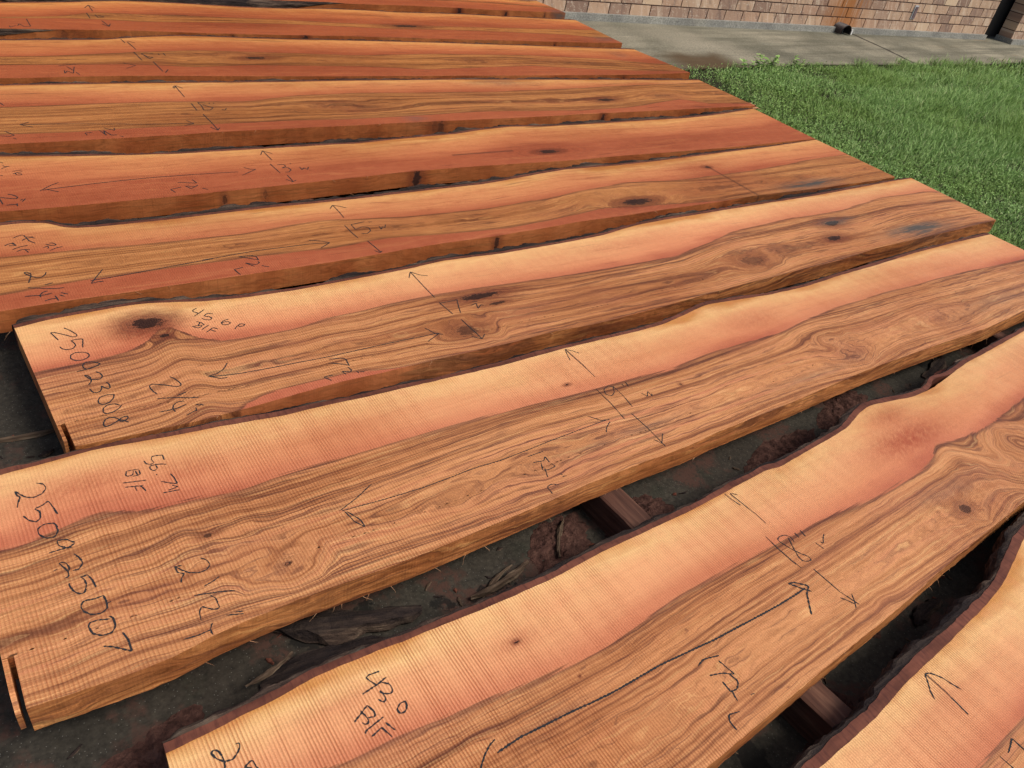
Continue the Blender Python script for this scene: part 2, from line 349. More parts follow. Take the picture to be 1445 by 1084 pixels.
# ------------------------------------------------------------------ the slabs
ZT, TH = .152, .062
DATA = {
 'A': {'front':None,'back':[(0.9057,-1.2482),(1.0599,-1.2422),(1.2094,-1.2249),(1.3607,-1.2157),(1.5371,-1.202),(1.6552,-1.1854),(1.8432,-1.1355)],'hu':[(0.993,-1.3881),(1.1606,-1.3925),(1.3522,-1.3847)],'hl':None,'knots':[(1.3575,-1.3268,0.002,2.5,0.6)],'stains':[],'red':[(1.2404,-1.293,0.0908,0.0206,0.25)],'swirl':[],'turb':[],'cracks':[],'fk':[]},
 'B': {'front':[(0.7273,-1.1503),(0.8987,-1.1393),(1.1031,-1.1242),(1.3365,-1.112),(1.6305,-1.086),(1.9816,-1.0653)],'back':[(-0.012,-0.7232),(0.0323,-0.7218),(0.0611,-0.7208),(0.1085,-0.7159),(0.1308,-0.7167),(0.2066,-0.7087),(0.2411,-0.7056),(0.2976,-0.7078),(0.3439,-0.7084),(0.3949,-0.7138),(0.4349,-0.7123),(0.5149,-0.7171),(0.5813,-0.7191),(0.7178,-0.7192),(0.8552,-0.709),(1.1082,-0.705),(1.2368,-0.6965),(1.4066,-0.6865),(1.4446,-0.6936),(1.6131,-0.679),(1.6988,-0.6729),(1.7677,-0.6642),(1.8173,-0.6493),(1.8606,-0.6373),(1.9229,-0.6271),(1.9997,-0.6389),(2.1062,-0.6566),(2.2122,-0.6547),(2.314,-0.6397),(2.4784,-0.6162),(2.6542,-0.6053),(2.9308,-0.5836)],'hu':[(0.026,-0.8223),(0.2164,-0.8635),(0.299,-0.8649),(0.3816,-0.8701),(0.5438,-0.8863),(0.7065,-0.8928),(0.9318,-0.8665),(1.1943,-0.866),(1.3767,-0.8644),(1.6105,-0.8735),(1.811,-0.8693),(1.8941,-0.856),(1.9479,-0.8183),(2.0285,-0.8336),(2.2066,-0.843),(2.484,-0.8104)],'hl':None,'knots':[(1.7918,-1.0055,0.0151,1.6,0.75),(0.569,-0.8059,0.0035,1.6,0.9),(0.6323,-0.9173,0.0022,1,1),(1.9529,-0.8933,0.0068,2.5,0.5),(0.5476,-0.9618,0.0033,1.4,0.6)],'stains':[(1.8235,-0.9449,0.1282,0.0219,0.25)],'red':[(1.9059,-0.7756,0.1722,0.0477,1.0),(0.569,-0.8059,0.046,0.0163,0.5),(1.92,-0.6848,0.0707,0.031,0.5),(0.2463,-0.7659,0.0679,0.0205,0.25)],'swirl':[(2.225,-0.923,0.19,1.3),(1.792,-1.005,0.05,1.5)],'turb':[(1.961,-0.906,0.16,0.35),(1.999,-0.75,0.12,0.4),(0.36,-0.895,0.1,0.6),(0.843,-1.036,0.12,0.6),(1.316,-1.08,0.1,0.5)],'cracks':[],'fk':[]},
 'C': {'front':[(-0.1623,-0.5598),(-0.0726,-0.5658),(0.0366,-0.57),(0.1083,-0.5551),(0.2527,-0.549),(0.3681,-0.5526),(0.4765,-0.5562),(0.5896,-0.5522),(0.7248,-0.5481),(0.812,-0.544),(0.9499,-0.5368),(1.1091,-0.5352),(1.2712,-0.5364),(1.3944,-0.5273),(1.7004,-0.5225),(2.0754,-0.506),(2.4863,-0.5094),(2.8054,-0.5145),(3.0942,-0.5008)],'back':[(-0.1375,-0.0264),(-0.0705,-0.0242),(0.0041,-0.0203),(0.0334,-0.0189),(0.12,-0.0295),(0.1784,-0.0358),(0.2794,-0.0438),(0.4135,-0.0594),(0.5365,-0.0621),(0.5892,-0.0659),(0.6937,-0.0688),(0.8679,-0.0742),(1.018,-0.0784),(1.2323,-0.0733),(1.3643,-0.0762),(1.5069,-0.08),(1.6135,-0.0767),(1.7309,-0.0578),(1.7955,-0.0447),(1.8513,-0.0387),(1.9385,-0.047),(2.1166,-0.0653),(2.311,-0.0712),(2.5479,-0.0568),(2.7942,-0.051),(3.0771,-0.0362),(3.3798,-0.0331),(3.6871,-0.0363)],'hu':[(-0.162,-0.2233),(-0.1245,-0.2303),(-0.0459,-0.2052),(0.0041,-0.1967),(0.0816,-0.2281),(0.1729,-0.2342),(0.2658,-0.2478),(0.3207,-0.2386),(0.4289,-0.2368),(0.511,-0.238),(0.6396,-0.2414),(0.8041,-0.2418),(0.9852,-0.2452),(1.1382,-0.2532),(1.3044,-0.2606),(1.4584,-0.2693),(1.6391,-0.2486),(1.9056,-0.2498),(2.0026,-0.2506),(2.1344,-0.2265),(2.3399,-0.213),(2.6443,-0.2084),(3.148,-0.2183),(3.5997,-0.2442)],'hl':None,'knots':[(0.2742,-0.4647,0.0164,1.4,0.45),(0.2742,-0.4647,0.0031,1,1.0),(0.1655,-0.3368,0.0055,3.0,0.75),(2.1071,-0.421,0.0258,1.5,0.5),(2.0805,-0.3457,0.0318,1.5,0.35),(0.6483,-0.4422,0.0204,2.2,0.3),(1.4409,-0.3322,0.006,1.0,0.7),(0.8804,-0.4357,0.0251,1.8,0.35),(2.6708,-0.4109,0.034,3,0.3),(1.1295,-0.2142,0.004,2,0.9)],'stains':[(3.0455,-0.412,0.2462,0.0455,0.25),(1.8817,-0.4599,0.2204,0.0174,0.25),(1.1674,-0.4354,0.1716,0.0106,0.3)],'red':[(-0.0184,-0.1207,0.1008,0.0428,0.55),(0.1729,-0.1508,0.0819,0.0323,0.45),(1.9442,-0.1699,0.1196,0.0408,0.5),(0.5111,-0.1611,0.1263,0.0311,0.25),(3.0996,-0.151,0.2239,0.0394,0.3)],'swirl':[(0.274,-0.465,0.055,1.6),(2.107,-0.421,0.06,1.8),(2.098,-0.352,0.07,1.3)],'turb':[(0.161,-0.335,0.17,1.3),(2.106,-0.355,0.13,1.1),(0.745,-0.462,0.15,0.7),(2.869,-0.38,0.12,0.7),(0.274,-0.465,0.08,0.5)],'cracks':[],'fk':[]},
 'D': {'front':[(0.0073,0.0039),(0.0887,-0.0018),(0.2905,-0.0081),(0.4064,-0.0014),(0.5678,0.0106),(0.6978,0.0069),(0.8907,0.0065),(1.0713,0.0035),(1.246,0.0082),(1.3767,-0.0024),(1.5243,-0.0023),(1.7981,0.0084),(2.0829,0.021),(2.357,0.0231),(2.6402,0.0261),(2.9457,0.0474),(3.2559,0.047),(3.5824,0.0475),(3.912,0.0525)],'back':[(-0.0418,0.479),(0.0306,0.4931),(0.1116,0.4958),(0.1883,0.5),(0.2576,0.4963),(0.3275,0.479),(0.3918,0.4611),(0.4991,0.4467),(0.6357,0.4415),(0.8228,0.4483),(1.0004,0.4551),(1.1371,0.4695),(1.3662,0.4561),(1.63,0.4591),(1.8055,0.4658),(1.9224,0.486),(2.0118,0.4979),(2.1787,0.5037),(2.2774,0.5039),(2.6144,0.5066),(3.1094,0.5051),(3.5111,0.5171),(3.7548,0.5271),(3.9201,0.5268)],'hu':[(-0.044,0.2845),(-0.0265,0.2891),(0.0998,0.2912),(0.1892,0.3011),(0.2388,0.3441),(0.2573,0.3775),(0.2856,0.3812),(0.3091,0.3224),(0.3656,0.2724),(0.4385,0.2662),(0.5664,0.2622),(0.6847,0.2827),(0.8369,0.2925),(0.9979,0.296),(1.1393,0.2884),(1.3421,0.273),(1.5351,0.2644),(1.747,0.2591),(1.9774,0.2534),(2.3588,0.3402),(2.7644,0.3617),(3.092,0.3516),(3.4411,0.3985),(3.8428,0.3868),(3.9766,0.3403)],'hl':[(0.3183,-0.0152),(0.3521,0.0092),(0.418,0.0309),(0.5239,0.0367),(0.6359,0.0369),(0.7398,0.0069),(0.9068,0.004)],'knots':[(0.2355,0.4054,0.0293,1.5,1.0),(0.2603,0.3365,0.0083,2.0,0.9),(1.1388,0.246,0.0168,5.0,0.95),(1.1655,0.1954,0.0082,5,0.8),(1.0047,0.0971,0.0271,1.4,0.7),(2.2637,0.1372,0.0361,1.7,0.65),(2.9204,0.2752,0.0239,2.4,0.85),(2.8031,0.1708,0.022,2.4,0.95),(0.0451,0.1618,0.0041,1.6,0.5)],'stains':[(3.3444,0.1104,0.2154,0.041,1.0),(2.9661,0.2835,0.1159,0.0302,0.5)],'red':[(0.2068,0.3687,0.0725,0.0486,0.9),(0.1329,0.3626,0.0936,0.0415,0.45),(1.8372,0.3852,0.2004,0.0353,0.3),(3.1782,0.4444,0.2507,0.0455,0.3)],'swirl':[(1.005,0.097,0.06,1.7),(2.264,0.137,0.07,2.0),(0.246,0.388,0.07,1.4)],'turb':[(0.268,0.314,0.12,1.0),(1.12,0.244,0.1,0.7),(2.264,0.137,0.08,0.5),(2.882,0.22,0.08,0.5)],'cracks':[],'fk':[]},
 'E': {'front':[(-0.0644,0.5622),(0.0695,0.5657),(0.2139,0.562),(0.3376,0.5641),(0.5377,0.5617),(0.8043,0.5609),(1.013,0.5673),(1.1497,0.5724),(1.3889,0.5679),(1.6564,0.5732),(1.7784,0.5818),(2.0165,0.5756),(2.3484,0.5773),(2.5316,0.5743),(2.786,0.5789),(3.1847,0.5646),(3.6672,0.5556),(3.8247,0.5614)],'back':[(-0.0078,1.018),(0.0538,1.0179),(0.1129,1.0026),(0.1339,0.9743),(0.169,0.9537),(0.2351,0.9455),(0.2989,0.9447),(0.4381,0.9431),(0.5883,0.948),(0.7913,0.9511),(0.9186,0.9466),(1.0489,0.9462),(1.1088,0.9468),(1.2576,0.9517),(1.467,0.955),(1.5851,0.9552),(1.6992,0.9675),(1.8718,0.9903),(2.0392,1.0072),(2.3039,0.9963),(2.5247,0.9952),(2.761,1.004),(2.9865,1.015),(3.3637,1.026),(3.8038,1.054)],'hu':[(-0.1255,0.8458),(-0.0306,0.8339),(0.2052,0.8157),(0.4014,0.8047),(0.6182,0.8014),(0.8686,0.8258),(1.1671,0.7769),(1.4591,0.7613),(1.7468,0.7778),(1.9524,0.8088),(2.2333,0.8302),(2.5613,0.7976),(3.0243,0.8054),(3.5395,0.8451),(4.0437,0.859)],'hl':[(-0.0549,0.6383),(0.1614,0.6581),(0.4967,0.6541),(0.8395,0.6428),(1.0136,0.655),(1.1836,0.6341),(1.4644,0.6069),(1.688,0.6167),(1.9565,0.6525),(2.3306,0.6015),(2.5233,0.5832)],'knots':[(2.1462,0.665,0.027,3.0,0.95),(2.0943,0.6448,0.05,2.4,0.3),(2.7771,0.8862,0.0111,1.6,0.8),(1.7916,0.5377,0.0079,3,0.4),(2.1174,0.9045,0.0067,5,0.4)],'stains':[(3.1932,0.6137,0.1805,0.0311,1.0)],'red':[(0.5458,0.8885,0.1658,0.0455,0.3),(2.7322,0.879,0.1593,0.0532,0.6),(2.2308,0.7123,0.2038,0.0509,0.8),(3.1216,0.8278,0.2613,0.0549,0.5)],'swirl':[(2.146,0.665,0.09,2.4)],'turb':[(2.146,0.665,0.12,0.8)],'cracks':[[(2.7839,0.893),(2.793,0.5809)]],'fk':[(1.411,0.013,0.8),(2.567,0.015,0.5)]},
 'F': {'front':[(0.003,1.1048),(0.1302,1.0977),(0.2659,1.0974),(0.4962,1.0958),(0.6101,1.1),(0.892,1.1041),(1.0399,1.1091),(1.3449,1.1203),(1.6391,1.1138),(1.851,1.102),(2.1244,1.0845),(2.3071,1.0861),(2.8241,1.0692),(3.0668,1.063),(3.4477,1.0648),(3.8071,1.0665)],'back':[(0.0521,1.4998),(0.2534,1.4666),(0.4258,1.445),(0.5863,1.4291),(0.7094,1.4271),(0.9719,1.4194),(1.1726,1.4179),(1.26,1.4109),(1.4443,1.4264),(1.5952,1.4341),(1.7509,1.4426),(1.8948,1.468),(2.0621,1.4822),(2.2993,1.4584),(2.6048,1.4541),(2.9368,1.4543),(3.1944,1.4521),(3.3687,1.462),(3.6352,1.4955),(3.8039,1.5215)],'hu':None,'hl':None,'knots':[(2.077,1.1901,0.0192,3.0,0.95),(2.077,1.1901,0.05,3,0.3),(0.6405,1.3623,0.0131,2,0.2)],'stains':[],'red':[(2.0871,1.2041,0.212,0.0705,0.8),(1.4766,1.215,0.2681,0.0514,0.3),(3.2741,1.1589,0.3784,0.0653,0.4),(0.671,1.3005,0.1411,0.0349,0.3)],'swirl':[(2.077,1.19,0.1,3.0)],'turb':[(2.077,1.19,0.1,0.6)],'cracks':[[(1.6184,1.2326),(1.8988,1.2287)]],'fk':[(1.391,0.022,0.85),(0.648,0.01,0.7),(0.788,0.01,0.6)]},
 'G': {'front':[(0.0647,1.6009),(0.2766,1.5963),(0.4367,1.5974),(0.6321,1.5982),(0.7631,1.6035),(1.0399,1.6004),(1.25,1.5981),(1.5098,1.5976),(1.7104,1.5938),(2.0507,1.5809),(2.5446,1.5811),(3.172,1.5696),(3.7435,1.568),(3.8663,1.5608)],'back':[(0.1353,2.1699),(0.3792,2.1693),(0.5625,2.1688),(0.8125,2.1576),(1.0207,2.1486),(1.2421,2.139),(1.4822,2.1384),(2.1322,2.1195),(2.6544,2.0884),(3.3486,2.0409),(3.8352,2.0051)],'hu':[(-0.0227,1.945),(0.1069,1.9409),(0.433,1.9486),(0.704,1.9454),(0.993,1.9172),(1.225,1.9652),(1.5171,1.9769),(1.7775,1.9553),(2.2767,1.9346),(2.6472,1.9375),(3.1908,1.9545),(3.6876,1.9621),(3.9423,1.966)],'hl':[(-0.0465,1.6906),(0.0751,1.6849),(0.2991,1.6714),(0.5463,1.6842),(0.8173,1.6836),(1.1158,1.6829),(1.3759,1.666),(1.6288,1.6683),(2.0279,1.6839),(2.5826,1.6307),(2.9182,1.6343),(3.3936,1.7171),(3.543,1.6343)],'knots':[(1.385,1.8348,0.023,4.0,0.6),(1.4947,1.7925,0.023,3,0.6),(1.4947,1.9046,0.0144,2,0.5),(2.8641,1.7561,0.0218,3,0.9),(2.5337,1.7876,0.0159,3.0,0.5),(3.3134,1.7816,0.0233,3.4,0.6),(2.5225,2.0347,0.0233,4.0,0.3),(1.6747,2.0812,0.0159,3.0,0.3)],'stains':[(2.3615,2.0673,0.1724,0.0525,0.3),(1.6528,1.6396,0.0605,0.0321,0.35)],'red':[(1.5072,1.8044,0.232,0.0589,0.3),(2.3481,2.0463,0.1713,0.0416,0.3)],'swirl':[(1.43,1.821,0.09,3.5)],'turb':[(1.45,1.828,0.15,0.9),(2.864,1.756,0.08,0.5)],'cracks':[],'fk':[(2.711,0.016,0.85),(0.773,0.03,0.3),(1.733,0.02,0.6),(1.764,0.02,0.7)]},
 'H': {'front':[(0.1458,2.2543),(0.2426,2.2529),(0.3949,2.2573),(0.5827,2.2604),(0.8365,2.2444),(1.2712,2.2166),(1.619,2.2011),(2.1658,2.1777),(2.7015,2.1555),(3.4269,2.1308),(3.8864,2.1413)],'back':[(0.2061,2.7392),(0.3692,2.7445),(0.4826,2.7469),(0.6322,2.7607),(0.713,2.7821),(0.796,2.803),(0.8796,2.8166),(0.9639,2.8248),(1.1314,2.8158),(1.303,2.7968),(1.4839,2.7831),(1.7539,2.7705),(2.3035,2.7419),(3.0719,2.6825),(3.8146,2.6126)],'hu':[(0.1791,2.5222),(0.3589,2.5254),(0.6082,2.5618),(0.725,2.5813),(0.9905,2.6015),(1.3344,2.5675),(1.7631,2.5184),(2.2285,2.5375),(2.8792,2.5053),(3.3941,2.4299),(3.7796,2.3238)],'hl':[(0.1653,2.411),(0.6833,2.404),(0.9201,2.3575),(1.1484,2.3797),(1.6854,2.3473),(2.088,2.2816),(2.7491,2.3164),(3.2368,2.2354),(3.7361,2.1751)],'knots':[(2.4324,2.4236,0.0266,4.0,0.5),(1.2305,2.4818,0.0174,4.0,0.9),(1.1095,2.4734,0.0285,3,0.4)],'stains':[(3.5915,2.5112,0.0602,0.0566,0.3)],'red':[],'swirl':[(1.113,2.484,0.09,3.0)],'turb':[(1.096,2.484,0.2,1.0),(2.432,2.424,0.1,0.5)],'cracks':[],'fk':[(1.576,0.01,0.7),(3.321,0.012,0.7)]},
 'I': {'front':[(0.228,2.9157),(0.3668,2.9115),(0.5113,2.9071),(0.6629,2.9082),(0.82,2.9035),(1.0132,2.8822),(1.1484,2.8718),(1.3264,2.866),(1.5118,2.8574),(1.8287,2.8483),(2.0773,2.8293),(2.2532,2.8206),(2.5319,2.8096),(2.8246,2.7922),(3.138,2.7766),(3.8231,2.7499)],'back':[(0.2799,3.3339),(0.4338,3.3551),(0.5959,3.38),(0.6991,3.405),(0.8222,3.4261),(0.9456,3.4296),(1.1236,3.4152),(1.3077,3.3958),(1.4787,3.375),(1.7046,3.3712),(1.9298,3.3901),(2.0664,3.3911),(2.2488,3.3789),(2.4331,3.3564),(2.7419,3.3575),(2.9559,3.3524),(3.1691,3.3313),(3.5102,3.3062),(3.8246,3.285)],'hu':[(0.2501,3.0936),(0.5083,3.131),(0.663,3.2047),(1.1559,3.1753),(1.6187,3.1423),(1.8978,3.1054),(2.5206,3.0696),(2.9983,3.064),(3.6692,3.048)],'hl':[(0.2487,3.0822),(0.5569,3.0931),(0.8795,3.0548),(1.2476,3.0654),(1.5877,3.0597),(2.1649,3.0087),(2.8274,2.9806),(3.4803,2.9287),(3.6823,2.872)],'knots':[(2.3402,3.06,0.0244,4.0,0.9),(1.0602,3.1808,0.0218,4.0,0.6),(0.6812,3.1507,0.0205,5,0.6)],'stains':[(3.7207,2.8416,0.1157,0.0478,0.4)],'red':[(1.4434,3.2111,0.2431,0.0559,0.3)],'swirl':[],'turb':[(0.883,3.167,0.2,0.8)],'cracks':[],'fk':[(0.481,0.02,0.6),(0.518,0.02,0.5),(1.247,0.012,0.8),(1.633,0.02,0.9),(3.267,0.008,0.9)]},
 'J': {'front':[(0.2992,3.4887),(0.9748,3.5523),(1.4783,3.5584),(1.7711,3.5483),(2.0465,3.5491),(2.1768,3.524),(2.6225,3.5263),(3.0484,3.5068),(3.2669,3.4845),(3.6342,3.4826),(3.8769,3.4767)],'back':None,'hu':[(2.289,3.6761),(3.0587,3.7191),(3.4018,3.6955),(3.8085,3.6372)],'hl':[(2.2769,3.6496),(3.042,3.6902),(3.3828,3.6658),(3.908,3.5908)],'knots':[(3.7171,3.7889,0.0345,2.0,0.6)],'stains':[(3.8348,3.4913,0.0851,0.0487,0.6)],'red':[],'swirl':[],'turb':[],'cracks':[],'fk':[(2.984,0.02,1.0),(3.354,0.015,0.9),(3.692,0.01,0.7)]}}
